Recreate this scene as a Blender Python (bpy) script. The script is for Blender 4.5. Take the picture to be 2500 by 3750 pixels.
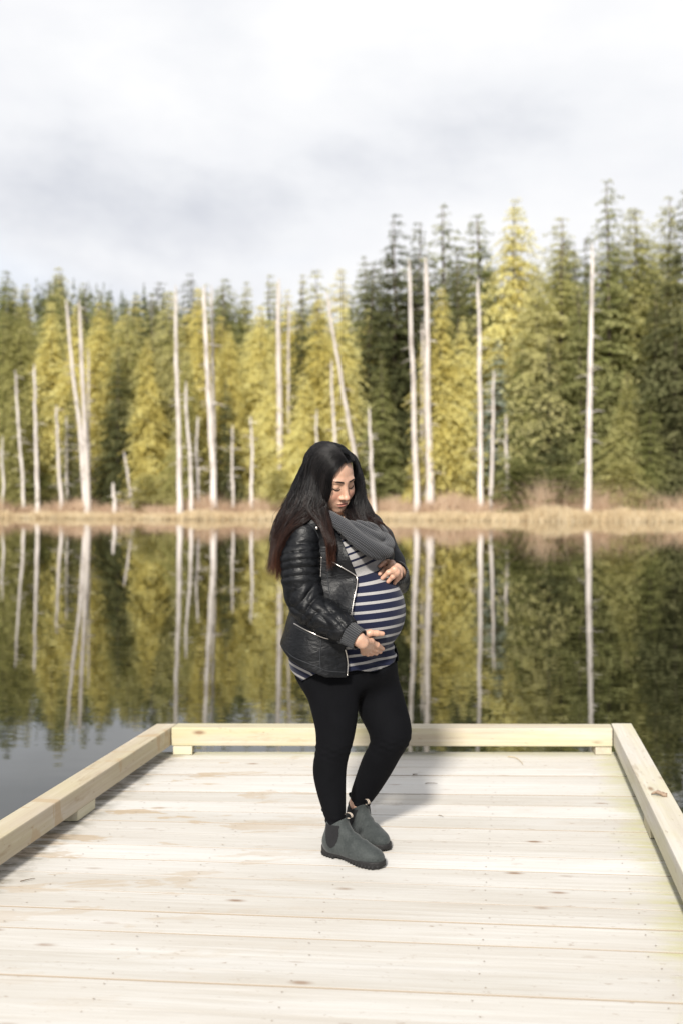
import bpy, bmesh, math, random
import numpy as np
from mathutils import Vector, Matrix

for o in list(bpy.data.objects):
    bpy.data.objects.remove(o, do_unlink=True)
scene = bpy.context.scene
COL = scene.collection

# ------------------------------------------------------------------ camera, sky, sun, exposure
F_PX, CAM_H, HORIZON = 3646.0, 1.35, 1850.0          # photograph pixels, metres, pixel row
cam_data = bpy.data.cameras.new('camera')
cam_data.sensor_fit = 'VERTICAL'
cam_data.sensor_height = 36.0
cam_data.sensor_width = 24.0
cam_data.lens = 35.0
cam_data.shift_y = -(1875.0 - HORIZON) / 3750.0
cam_data.clip_start = 0.05
cam_data.clip_end = 4000.0
cam_data.dof.use_dof = True
cam_data.dof.focus_distance = 3.78
cam_data.dof.aperture_fstop = 1.9
camera = bpy.data.objects.new('camera', cam_data)
camera.location = (0, 0, CAM_H)
camera.rotation_euler = (math.radians(90), 0, 0)
COL.objects.link(camera)
scene.camera = camera

SUN_AZ, SUN_EL = math.radians(13.0), math.radians(34.0)   # direction in which shadows fall, elevation
world = bpy.data.worlds.new('World')
scene.world = world
world.use_nodes = True
wn, wl = world.node_tree.nodes, world.node_tree.links
wn.clear()
w_out = wn.new('ShaderNodeOutputWorld')
w_bg = wn.new('ShaderNodeBackground')
w_bg.inputs['Strength'].default_value = 0.094
w_sky = wn.new('ShaderNodeTexSky')
w_sky.sky_type = 'NISHITA'
w_sky.sun_disc = False
w_sky.sun_elevation = SUN_EL
w_sky.sun_rotation = math.pi + SUN_AZ
w_tc = wn.new('ShaderNodeTexCoord')
w_map = wn.new('ShaderNodeMapping')
w_map.inputs['Scale'].default_value = (1.0, 1.0, 2.1)
w_map.inputs['Location'].default_value = (4.15, 1.3, 0.55)
w_n1 = wn.new('ShaderNodeTexNoise')
w_n1.inputs['Scale'].default_value = 2.1
w_n1.inputs['Detail'].default_value = 6.0
w_n1.inputs['Roughness'].default_value = 0.55
w_n1.inputs['Distortion'].default_value = 0.15
w_r1 = wn.new('ShaderNodeValToRGB')               # light and grey cloud
w_r1.color_ramp.elements[0].position = 0.34
w_r1.color_ramp.elements[0].color = (2.50, 2.58, 2.80, 1)
w_r1.color_ramp.elements[1].position = 0.62
w_r1.color_ramp.elements[1].color = (3.62, 3.62, 3.66, 1)
w_e = w_r1.color_ramp.elements.new(0.48)
w_e.color = (3.24, 3.28, 3.40, 1)
w_n2 = wn.new('ShaderNodeTexNoise')
w_n2.inputs['Scale'].default_value = 1.3
w_n2.inputs['Detail'].default_value = 4.0
w_r2 = wn.new('ShaderNodeValToRGB')               # thin places where a little blue shows
w_r2.color_ramp.elements[0].position = 0.55
w_r2.color_ramp.elements[0].color = (1, 1, 1, 1)
w_r2.color_ramp.elements[1].position = 0.8
w_r2.color_ramp.elements[1].color = (0.75, 0.75, 0.75, 1)
w_mix = wn.new('ShaderNodeMix')
w_mix.data_type = 'RGBA'
wl.new(w_tc.outputs['Generated'], w_map.inputs['Vector'])
wl.new(w_map.outputs['Vector'], w_n1.inputs['Vector'])
wl.new(w_map.outputs['Vector'], w_n2.inputs['Vector'])
wl.new(w_n1.outputs['Fac'], w_r1.inputs['Fac'])
wl.new(w_n2.outputs['Fac'], w_r2.inputs['Fac'])
wl.new(w_r2.outputs['Color'], w_mix.inputs['Factor'])
wl.new(w_sky.outputs['Color'], w_mix.inputs['A'])
wl.new(w_r1.outputs['Color'], w_mix.inputs['B'])
wl.new(w_mix.outputs['Result'], w_bg.inputs['Color'])
wl.new(w_bg.outputs['Background'], w_out.inputs['Surface'])

sun_data = bpy.data.lights.new('sun', 'SUN')
sun_data.energy = 2.25
sun_data.angle = math.radians(6.0)
sun_data.color = (1.0, 0.95, 0.87)
sun = bpy.data.objects.new('sun', sun_data)
SUN_DIR = Vector((math.sin(SUN_AZ) * math.cos(SUN_EL), math.cos(SUN_AZ) * math.cos(SUN_EL), -math.sin(SUN_EL)))
sun.rotation_euler = SUN_DIR.to_track_quat('-Z', 'Y').to_euler()
sun.location = (-3, -8, 9)
COL.objects.link(sun)

scene.view_settings.view_transform = 'Standard'
scene.view_settings.look = 'None'
scene.view_settings.exposure = 1.58
scene.view_settings.gamma = 1.0
scene.view_settings.use_curve_mapping = False
scene.render.engine = 'CYCLES'

# ------------------------------------------------------------------ helpers
RNG = np.random.default_rng(11)
random.seed(4)

def px(x, y, d):
    """photo pixel + distance along the view axis -> point"""
    return np.array([(x - 1250.0) * d / F_PX, d, CAM_H - (y - HORIZON) * d / F_PX])

def tag(o, label=None, cat=None, group=None, kind=None):
    if label: o['label'] = label
    if cat: o['category'] = cat
    if group: o['group'] = group
    if kind: o['kind'] = kind
    return o

def empty(name, loc=(0, 0, 0)):
    o = bpy.data.objects.new(name, None)
    o.location = loc
    o.empty_display_size = 0.2
    COL.objects.link(o)
    return o

def mesh_from(verts, faces, name):
    me = bpy.data.meshes.new(name)
    if isinstance(faces, np.ndarray):
        v = np.asarray(verts, np.float32); n, k = faces.shape
        me.vertices.add(len(v)); me.vertices.foreach_set('co', v.ravel())
        me.loops.add(n * k); me.loops.foreach_set('vertex_index', faces.astype(np.int32).ravel())
        me.polygons.add(n)
        me.polygons.foreach_set('loop_start', np.arange(0, n * k, k, dtype=np.int32))
        me.update(calc_edges=True)
        me.validate()
    else:
        me.from_pydata([tuple(map(float, p)) for p in verts], [], faces)
        me.update()
    return me

def add(name, me, mat=None, parent=None, smooth=False):
    o = bpy.data.objects.new(name, me)
    if mat is not None and not me.materials:
        me.materials.append(mat)
    if smooth:
        me.polygons.foreach_set('use_smooth', np.ones(len(me.polygons), dtype=bool))
    COL.objects.link(o)
    if parent is not None:
        o.parent = parent
    return o

def attr(me, name, values):
    a = me.attributes.new(name, 'FLOAT', 'POINT')
    a.data.foreach_set('value', np.asarray(values, np.float32))

def prism(poly, z0, z1, bevel=0.0):
    """vertical prism over an xy polygon, edges chamfered"""
    bm = bmesh.new()
    lo = [bm.verts.new((p[0], p[1], z0)) for p in poly]
    hi = [bm.verts.new((p[0], p[1], z1)) for p in poly]
    n = len(poly)
    bm.faces.new(lo[::-1]); bm.faces.new(hi)
    for i in range(n):
        bm.faces.new((lo[i], lo[(i + 1) % n], hi[(i + 1) % n], hi[i]))
    bmesh.ops.recalc_face_normals(bm, faces=bm.faces)
    if bevel:
        bmesh.ops.bevel(bm, geom=list(bm.edges), offset=bevel, segments=2, affect='EDGES', profile=0.6)
    return bm

def bm_mesh(bm, name):
    me = bpy.data.meshes.new(name); bm.to_mesh(me); bm.free(); return me

def ribbon_tubes(paths, radii, sides=4):
    """many swept tubes in one mesh: paths (n,k,3), radii (n,k) or (k,)"""
    P = np.asarray(paths, float); n, k, _ = P.shape
    R = np.broadcast_to(np.asarray(radii, float), (n, k))
    T = np.gradient(P, axis=1); T /= np.linalg.norm(T, axis=2, keepdims=True) + 1e-9
    ref = np.where(np.abs(T[..., 1:2]) < 0.85, np.array([0., 1., 0.]), np.array([1., 0., 0.]))
    A = np.cross(T, ref); A /= np.linalg.norm(A, axis=2, keepdims=True) + 1e-9
    B = np.cross(T, A)
    ang = np.arange(sides) * 2 * math.pi / sides
    V = P[:, :, None, :] + R[:, :, None, None] * (np.cos(ang)[:, None] * A[:, :, None, :] + np.sin(ang)[:, None] * B[:, :, None, :])
    idx = np.arange(n * k * sides).reshape(n, k, sides)
    q = np.stack([idx[:, :-1], np.roll(idx, -1, 2)[:, :-1], np.roll(idx, -1, 2)[:, 1:], idx[:, 1:]], -1).reshape(-1, 4)
    return V.reshape(-1, 3), q

def catmull(pts, n):
    P = np.asarray(pts, float)
    P = np.vstack([2 * P[0] - P[1], P, 2 * P[-1] - P[-2]])
    t = np.linspace(0, len(P) - 3 - 1e-6, n); i = t.astype(int); u = (t - i)[:, None]
    a, b, c, d = P[i], P[i + 1], P[i + 2], P[i + 3]
    return 0.5 * (2 * b + (c - a) * u + (2 * a - 5 * b + 4 * c - d) * u ** 2 + (3 * b - a - 3 * c + d) * u ** 3)

class NT:
    """tiny node-tree writer"""
    def __init__(self, name):
        self.m = bpy.data.materials.new(name); self.m.use_nodes = True
        self.t = self.m.node_tree; self.n = self.t.nodes; self.n.clear()
        self.out = self.n.new('ShaderNodeOutputMaterial')
    def new(self, kind, **kw):
        nd = self.n.new('ShaderNode' + kind)
        for k, v in kw.items():
            if k.startswith('_'): setattr(nd, k[1:], v)
            else:
                key = k.replace('_', ' ')
                self.set(nd.inputs[key] if key in nd.inputs else nd.inputs[int(k[1:])] if k[0] == 'i' and k[1:].isdigit() else nd.inputs[k], v)
        return nd
    def set(self, sock, v):
        if hasattr(v, 'is_output'): self.t.links.new(v, sock)
        else: sock.default_value = v
    def link(self, a, b): self.t.links.new(a, b)
    def math(self, op, a, b=0.0, c=None, clamp=False):
        nd = self.n.new('ShaderNodeMath'); nd.operation = op; nd.use_clamp = clamp
        self.set(nd.inputs[0], a); self.set(nd.inputs[1], b)
        if c is not None: self.set(nd.inputs[2], c)
        return nd.outputs[0]
    def mix(self, fac, a, b, blend='MIX'):
        nd = self.n.new('ShaderNodeMix'); nd.data_type = 'RGBA'; nd.blend_type = blend
        self.set(nd.inputs[0], fac)
        for s, v in ((nd.inputs[6], a), (nd.inputs[7], b)):
            self.set(s, v if hasattr(v, 'is_output') else (tuple(v) + (1,))[:4])
        return nd.outputs[2]
    def ramp(self, fac, stops, interp='LINEAR'):
        nd = self.n.new('ShaderNodeValToRGB'); cr = nd.color_ramp; cr.interpolation = interp
        while len(cr.elements) < len(stops): cr.elements.new(0.5)
        for e, (p, c) in zip(cr.elements, stops):
            e.position = p; e.color = (tuple(c) + (1,))[:4] if not isinstance(c, (int, float)) else (c, c, c, 1)
        self.set(nd.inputs[0], fac); return nd.outputs[0]
    def noise(self, vec, scale, detail=3, rough=0.5, dist=0.0, out='Fac'):
        nd = self.n.new('ShaderNodeTexNoise'); nd.inputs['Scale'].default_value = scale
        nd.inputs['Detail'].default_value = detail; nd.inputs['Roughness'].default_value = rough
        nd.inputs['Distortion'].default_value = dist
        if vec is not None: self.link(vec, nd.inputs['Vector'])
        return nd.outputs[out]
    def coord(self, kind='Object', scale=None, loc=None):
        tc = self.n.new('ShaderNodeTexCoord'); o = tc.outputs[kind]
        if scale is not None or loc is not None:
            mp = self.n.new('ShaderNodeMapping'); self.link(o, mp.inputs['Vector'])
            if scale is not None: mp.inputs['Scale'].default_value = scale
            if loc is not None: self.set(mp.inputs['Location'], loc)
            o = mp.outputs[0]
        return o
    def bump(self, height, strength=0.3, dist=0.01, normal=None):
        nd = self.n.new('ShaderNodeBump'); self.set(nd.inputs['Height'], height)
        nd.inputs['Strength'].default_value = strength; nd.inputs['Distance'].default_value = dist
        if normal is not None: self.link(normal, nd.inputs['Normal'])
        return nd.outputs[0]
    def principled(self, color, rough=0.5, normal=None, **kw):
        nd = self.n.new('ShaderNodeBsdfPrincipled')
        self.set(nd.inputs['Base Color'], color if hasattr(color, 'is_output') else (tuple(color) + (1,))[:4])
        self.set(nd.inputs['Roughness'], rough)
        if normal is not None: self.link(normal, nd.inputs['Normal'])
        for k, v in kw.items(): self.set(nd.inputs[k.replace('_', ' ')], v)
        self.link(nd.outputs[0], self.out.inputs['Surface'])
        return nd
    def attr(self, name):
        nd = self.n.new('ShaderNodeAttribute'); nd.attribute_name = name; return nd.outputs['Fac']
    def objrand(self):
        return self.n.new('ShaderNodeObjectInfo').outputs['Random']

def smooth01(t):
    t = np.clip(t, 0, 1); return t * t * (3 - 2 * t)

# ------------------------------------------------------------------ terrain, lake
WATER_Z = -0.45

def shore_y(x):
    x = np.asarray(x, float)
    xc = np.clip(x, -140, 120)
    return 120.0 - 0.30 * xc + 1.6 * np.sin(xc * 0.13 + 1.0) + 0.8 * np.sin(xc * 0.41)

def ground_z(x, y):
    x = np.asarray(x, float); y = np.asarray(y, float)
    s = y - shore_y(x)
    under = -np.minimum(3.0, 0.15 * np.maximum(-s, 0))
    up = 0.22 * smooth01(s / 1.5) + 1.0 * smooth01((s - 1) / 12) + 1.2 * smooth01((s - 8) / 25) + 0.035 * np.maximum(s - 25, 0)
    hill = 60 * smooth01((s - 85) / 190) * (.55 + .45 * smooth01((30 - x) / 110)) + 4 * np.sin(x * .045 + 1) * smooth01((s - 120) / 100)
    bump = (0.15 * np.sin(x * 0.7) * np.sin(y * 0.53)) * smooth01(s / 6)
    return WATER_Z + np.where(s < 0, under, up + hill + bump)

def make_terrain():
    # denser rows close to the far bank
    xs = np.concatenate([np.linspace(-1500, -150, 16), np.linspace(-140, 140, 141), np.linspace(150, 1500, 16)])
    sl = np.concatenate([np.linspace(-1500, -40, 16), np.linspace(-30, -2, 8), np.linspace(-1, 40, 56), np.linspace(45, 450, 40), np.linspace(520, 2200, 10)])
    X, S = np.meshgrid(xs, sl, indexing='ij')
    Y = shore_y(X) + S
    Z = ground_z(X, Y)
    ny = len(sl)
    idx = np.arange(X.size).reshape(X.shape)
    q = np.stack([idx[:-1, :-1], idx[1:, :-1], idx[1:, 1:], idx[:-1, 1:]], -1).reshape(-1, 4)
    m = NT('soil')
    n = m.noise(m.coord('Object'), 0.4, 5)
    c = m.ramp(n, [(0.3, (0.05, 0.032, 0.016)), (0.7, (0.14, 0.095, 0.05))])
    m.principled(c, 0.95)
    o = add('ground', mesh_from(np.stack([X, Y, Z], -1).reshape(-1, 3), q, 'ground'), m.m, smooth=True)
    tag(o, kind='structure')

make_terrain()

def make_water():
    m = NT('lake_water')
    v = m.coord('Object')
    a = m.noise(m.coord('Object', scale=(0.55, 1.5, 1)), 1.5, 2, 0.5)
    b = m.noise(m.coord('Object', scale=(0.10, 0.34, 1)), 1.2, 2, 0.5)
    patch = m.ramp(m.noise(m.coord('Object', scale=(0.02, 0.035, 1)), 1.0, 2), [(0.38, 0.35), (0.62, 1.0)])
    hgt = m.math('MULTIPLY', m.math('ADD', m.math('MULTIPLY', a, 0.0015), m.math('MULTIPLY', b, 0.0055)), patch)
    nd = m.n.new('ShaderNodeBump'); nd.inputs['Strength'].default_value = 1.0; nd.inputs['Distance'].default_value = 1.0
    m.link(hgt, nd.inputs['Height'])
    m.principled((0.010, 0.011, 0.005), 0.015, nd.outputs[0], IOR=1.42, Specular_IOR_Level=0.9)
    xs = np.linspace(-1400, 1400, 15); ys = np.linspace(-1400, 900, 13)
    X, Y = np.meshgrid(xs, ys, indexing='ij')
    idx = np.arange(X.size).reshape(X.shape)
    q = np.stack([idx[:-1, :-1], idx[1:, :-1], idx[1:, 1:], idx[:-1, 1:]], -1).reshape(-1, 4)
    o = add('lake_water', mesh_from(np.stack([X, Y, X * 0 + WATER_Z], -1).reshape(-1, 3), q, 'lake_water'), m.m)
    tag(o, kind='structure')

make_water()

# ------------------------------------------------------------------ bank: straw grass and reddish brush
def blade_band(name, n, s0, s1, hmin, hmax, w, lean, mat, xr=(-95, 75), tall=0.0, seed=1):
    r = np.random.default_rng(seed)
    x = r.uniform(xr[0], xr[1], n); s = s0 + (s1 - s0) * r.beta(1.2, 1.3, n)
    clump = 0.5 + 0.5 * np.sin(x * 0.9 + 2 * np.sin(x * 0.31 + s * .6)) * np.sin(s * 0.8 + x * 0.17)
    y = shore_y(x) + s
    z = np.maximum(ground_z(x, y), WATER_Z - 0.1)
    hgt = r.uniform(hmin, hmax, n) * (0.65 + 0.5 * clump) * (1 + tall * smooth01((x + 5) / 30)) * (.9 + .22 * np.sin(x * .23 + 1.7) * np.sin(x * .077) + .14 * np.sin(x * .61))
    ang = r.uniform(0, math.pi, n)
    ux, uy = np.cos(ang) * w * 0.5, np.sin(ang) * w * 0.5
    lx, ly = r.normal(0, lean, n) * hgt, r.normal(0, lean, n) * hgt
    base = np.stack([x, y, z], 1)
    p0 = base - np.stack([ux, uy, 0 * ux], 1); p1 = base + np.stack([ux, uy, 0 * ux], 1)
    mid = base + np.stack([lx * 0.35, ly * 0.35, hgt * 0.6], 1)
    p2 = mid + np.stack([ux, uy, 0 * ux], 1) * 0.8; p3 = mid - np.stack([ux, uy, 0 * ux], 1) * 0.8
    tip = base + np.stack([lx, ly, hgt], 1)
    V = np.stack([p0, p1, p2, p3, tip], 1).reshape(-1, 3)
    i = np.arange(n)[:, None] * 5
    T = np.concatenate([i + np.array([[0, 1, 2]]), i + np.array([[0, 2, 3]]), i + np.array([[3, 2, 4]])], 0)
    me = mesh_from(V, T, name)
    attr(me, 'tint', np.repeat(r.uniform(0, 1, n) * 0.6 + clump * 0.4, 5))
    return add(name, me, mat)

def leafy_mat(name, stops, trans=0.25, rough=0.8):
    m = NT(name)
    c = m.ramp(m.attr('tint'), stops)
    d = m.n.new('ShaderNodeBsdfDiffuse'); m.link(c, d.inputs[0])
    t = m.n.new('ShaderNodeBsdfTranslucent'); m.link(c, t.inputs[0])
    x = m.n.new('ShaderNodeMixShader'); x.inputs[0].default_value = trans
    m.link(d.outputs[0], x.inputs[1]); m.link(t.outputs[0], x.inputs[2])
    m.link(x.outputs[0], m.out.inputs['Surface'])
    return m.m

MAT_STRAW = leafy_mat('straw', [(0.1, (0.44, 0.32, 0.19)), (0.5, (0.62, 0.50, 0.32)), (0.9, (0.70, 0.60, 0.43))])
MAT_BRUSH = leafy_mat('brush', [(0.1, (0.42, 0.285, 0.195)), (0.5, (0.57, 0.42, 0.30)), (0.9, (0.66, 0.53, 0.39))])
MAT_SHRUB = leafy_mat('shrub_leaf', [(0.1, (0.06, 0.075, 0.015)), (0.5, (0.14, 0.15, 0.03)), (0.9, (0.22, 0.2, 0.05))])
tag(blade_band('bank_grass', 52000, -0.6, 5.5, 0.45, 1.0, 0.07, 0.30, MAT_STRAW, tall=0.5, seed=3),
    'pale straw coloured dead grass along the far waterline', 'grass', kind='stuff')
tag(blade_band('bank_brush', 85000, 3.5, 15.0, 0.9, 2.7, 0.06, 0.35, MAT_BRUSH, tall=0.55, seed=5),
    'reddish brown leafless brush on the bank before the trees', 'brush', kind='stuff')

# ------------------------------------------------------------------ trees
def crown_mesh(name, kind, seed):
    """unit-height conifer crown: tiers of drooping boughs, each bough fringed with small sprays (faces)"""
    r = np.random.default_rng(seed)
    tiers, base, width, droop, spray, nbr = {
        'cedar': (50, 0.02, 0.235, 0.50, 0.0135, 15), 'hemlock': (40, 0.06, 0.195, 0.38, 0.0135, 12),
        'spruce': (38, 0.20, 0.130, 0.28, 0.0130, 10), 'sparse': (24, 0.36, 0.145, 0.32, 0.0140, 6),
        'bush': (16, 0.0, 0.36, 0.25, 0.050, 11)}[kind]
    P, D, Lh, W, TI = [], [], [], [], []
    ph = r.uniform(0, 6.28, 2)
    for i in range(tiers):
        t = min(0.995, max(0.0, (i + r.uniform(-.35, .35)) / tiers))
        z = base + (1 - base) * t
        prof = {'cedar': (1 - t) ** 0.72 * (0.72 + 0.28 * min(1, t * 6)), 'hemlock': (1 - t) ** 0.80 * (0.80 + .3 * r.random()), 'spruce': (1 - t) ** 0.75 * (0.75 + .4 * r.random()),
                'sparse': (1 - t) ** 0.6 * (0.35 + 0.65 * r.random()), 'bush': math.sqrt(max(0.02, 1 - (2 * t - 0.75) ** 2 / 1.7))}[kind]
        rad = width * prof + 0.006
        nb = max(4, int(nbr * (0.5 + 0.6 * prof)))
        off = r.uniform(0, 6.28)
        for b in range(nb):
            a = off + 2 * math.pi * b / nb + r.normal(0, .25)
            L = rad * r.uniform(0.55, 1.22) * (1 + .22 * math.sin(a + ph[0] + z * 7) + .14 * math.sin(2 * a + ph[1] - z * 13))
            ns = max(4, int(L / spray * 4.2))
            rise = r.uniform(-0.05, 0.30)
            tone = r.normal(0, .13)
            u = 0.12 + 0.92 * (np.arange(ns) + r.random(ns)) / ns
            aa = a + r.normal(0, 1, ns) * (0.16 + .12 * (1 - u))
            zz = z + L * (rise * u - droop * u * u) + r.normal(0, .0022, ns)
            P.append(np.stack([L * u * np.cos(aa), L * u * np.sin(aa), zz], 1))
            da = aa + r.choice((-1, 1), ns) * r.uniform(0.1, 1.0, ns)
            D.append(np.stack([np.cos(da), np.sin(da), -r.uniform(0.15, 1.0, ns) * (1 if kind != 'bush' else -.4)], 1))
            sz = spray * (0.50 + 0.50 * min(1, prof * 1.6))
            Lh.append(sz * r.uniform(.7, 1.5, ns)); W.append(sz * r.uniform(.20, .38, ns))
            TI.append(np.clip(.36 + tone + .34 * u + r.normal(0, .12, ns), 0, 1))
    P, D, Lh, W, TI = (np.concatenate(v) for v in (P, D, Lh, W, TI))
    D /= np.linalg.norm(D, axis=1, keepdims=True)
    U = np.cross(D, r.normal(0, 1, D.shape) * .45 + np.array([0, 0, 1.])); U /= np.linalg.norm(U, axis=1, keepdims=True)
    N = np.cross(U, D)
    tip = P + D * Lh[:, None] - np.array([0, 0, .18]) * Lh[:, None]
    m1 = P + D * (Lh * .5)[:, None] + U * W[:, None] + N * (W * .25)[:, None]
    m2 = P + D * (Lh * .5)[:, None] - U * W[:, None] + N * (W * .25)[:, None]
    V = np.stack([P, m1, tip, m2], 1).reshape(-1, 3)
    i = np.arange(len(P))[:, None] * 4
    me = mesh_from(V, np.concatenate([i + np.array([[0, 1, 2]]), i + np.array([[0, 2, 3]])], 0), name)
    attr(me, 'tint', np.repeat(TI, 4))
    me.materials.append(None)
    return me

def trunk_mesh(name, seed, taper=0.12, top=0.97, twigs=0, r0=0.011):
    r = np.random.default_rng(seed)
    k = 14
    t = np.linspace(0, 1, k)
    path = np.stack([0.006 * np.cumsum(r.normal(0, 1, k)) * .35, 0.006 * np.cumsum(r.normal(0, 1, k)) * .35, -0.02 + (top + .02) * t], 1)
    path[0, :2] = 0
    rad = r0 * (1 - (1 - taper) * t) * (1 + 0.7 * np.exp(-t * 22)) * (1 + 0.05 * r.normal(0, 1, k))
    v, q = ribbon_tubes(path[None], rad[None], 8)
    Vs, Qs = [v], [q]
    cap = np.arange(len(v) - 8, len(v)).reshape(2, 4)
    Qs.append(np.array([[cap[0, 0], cap[0, 1], cap[0, 2], cap[0, 3]], [cap[0, 3], cap[1, 0], cap[1, 1], cap[1, 2]]])[:, :])
    n = len(v)
    if twigs:
        pp, rr = [], []
        for _ in range(twigs):
            z = r.uniform(.12, .9); i = int(z * (k - 1)); a = r.uniform(0, 6.28); L = r.uniform(.015, .05)
            b0 = path[i] + (path[min(i + 1, k - 1)] - path[i]) * (z * (k - 1) - i)
            d = np.array([math.cos(a), math.sin(a), r.uniform(-.5, .5)])
            pp.append([b0, b0 + d * L * .5 + [0, 0, .1 * L], b0 + d * L + [0, 0, -.25 * L]]); rr.append([.0016, .0011, .0004])
        v2, q2 = ribbon_tubes(np.array(pp), np.array(rr), 3)
        Vs.append(v2); Qs.append(q2 + n)
    return mesh_from(np.concatenate(Vs), np.concatenate(Qs), name)

def foliage_mat(name, stops, trans=0.42):
    m = NT(name)
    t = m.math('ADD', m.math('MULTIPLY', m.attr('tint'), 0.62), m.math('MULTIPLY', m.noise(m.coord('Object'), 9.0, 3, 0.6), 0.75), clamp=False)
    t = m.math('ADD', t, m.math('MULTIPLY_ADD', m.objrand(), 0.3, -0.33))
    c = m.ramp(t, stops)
    d = m.n.new('ShaderNodeBsdfDiffuse'); m.link(c, d.inputs[0])
    tr = m.n.new('ShaderNodeBsdfTranslucent'); m.link(c, tr.inputs[0])
    x = m.n.new('ShaderNodeMixShader'); x.inputs[0].default_value = trans
    m.link(d.outputs[0], x.inputs[1]); m.link(tr.outputs[0], x.inputs[2])
    m.link(x.outputs[0], m.out.inputs['Surface'])
    return m.m

FOL = {
    'yellow': foliage_mat('foliage_yellow_cedar', [(0.1, (0.278, 0.239, 0.068)), (0.45, (0.616, 0.529, 0.170)), (0.85, (0.780, 0.740, 0.361))]),
    'olive': foliage_mat('foliage_olive', [(0.1, (0.164, 0.164, 0.053)), (0.45, (0.370, 0.354, 0.133)), (0.85, (0.590, 0.550, 0.269))]),
    'dark': foliage_mat('foliage_dark_hemlock', [(0.1, (0.047, 0.051, 0.026)), (0.45, (0.115, 0.123, 0.056)), (0.85, (0.229, 0.224, 0.111))]),
    'green': foliage_mat('foliage_mid_green', [(0.1, (0.085, 0.101, 0.037)), (0.45, (0.206, 0.218, 0.078)), (0.85, (0.360, 0.353, 0.159))]),
    'pale': foliage_mat('foliage_pale_blue', [(0.1, (0.147, 0.178, 0.142)), (0.5, (0.304, 0.355, 0.288)), (0.85, (0.462, 0.502, 0.436))]),
}
def bark_mat(name, a, b, stain=False):
    m = NT(name)
    n = m.noise(m.coord('Object', scale=(30, 30, 3)), 3.0, 4)
    c = m.ramp(n, [(0.3, a), (0.7, b)])
    if stain:
        st = m.ramp(m.noise(m.coord('Object', scale=(1.2, 1.2, .35)), 1.0, 4, .6), [(0.45, 0.0), (0.68, 0.75)])
        c = m.mix(st, c, (0.30, 0.255, 0.22))
        c = m.mix(m.math('MULTIPLY', m.objrand(), 0.5), c, (0.40, 0.35, 0.31))
    m.principled(c, 0.9)
    return m.m
MAT_BARK = bark_mat('bark', (0.06, 0.045, 0.032), (0.16, 0.125, 0.095))
MAT_SNAG = bark_mat('weathered_dead_wood', (0.52, 0.47, 0.43), (0.76, 0.71, 0.665), True)

CROWNS = {}
for kd, ns in (('cedar', 5), ('hemlock', 5), ('spruce', 2), ('sparse', 2), ('bush', 2)):
    for s in range(ns):
        CROWNS[kd, s] = crown_mesh('crown_' + kd, kd, 20 + s * 7 + len(kd))
TRUNKS = [trunk_mesh('live_trunk', s) for s in (1, 2)]

def plant_tree(x, y, height, kd, fol, label, group=None, wide=1.0, rng=random):
    z = float(ground_z(x, y)) - 0.05
    t = empty('conifer_tree' if kd != 'bush' else 'green_bush', (x, y, z))
    t.rotation_euler.z = rng.uniform(0, 6.28)
    wide *= rng.uniform(.88, 1.18)
    t.rotation_euler.x = rng.gauss(0, .018); t.rotation_euler.y = rng.gauss(0, .018)
    t.scale = (height * wide, height * wide * rng.uniform(.9, 1.1), height)
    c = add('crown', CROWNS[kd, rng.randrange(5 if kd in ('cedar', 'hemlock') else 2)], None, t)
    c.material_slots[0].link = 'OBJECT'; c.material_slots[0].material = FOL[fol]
    if kd != 'bush':
        add('trunk', TRUNKS[rng.randrange(2)], MAT_BARK, t)
    else:
        add('stem', TRUNKS[0], MAT_BARK, t)
    tag(t, label, 'tree' if kd != 'bush' else 'bush', group)
    return t

def tree_at(tx, ty, s, kd, fol, label, group=None, wide=1.0):
    """top pixel (full photograph), metres behind the shoreline"""
    k = (tx - 1250.0) / F_PX
    y = 120.0
    for _ in range(12):
        y = float(shore_y(k * y)) + s
    x = k * y
    top = CAM_H - (ty - HORIZON) * y / F_PX
    h = top - float(ground_z(x, y)) + 0.05
    return plant_tree(x, y, h, kd, fol, label, group, wide)

S = 2500.0 / 1568.0
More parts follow.
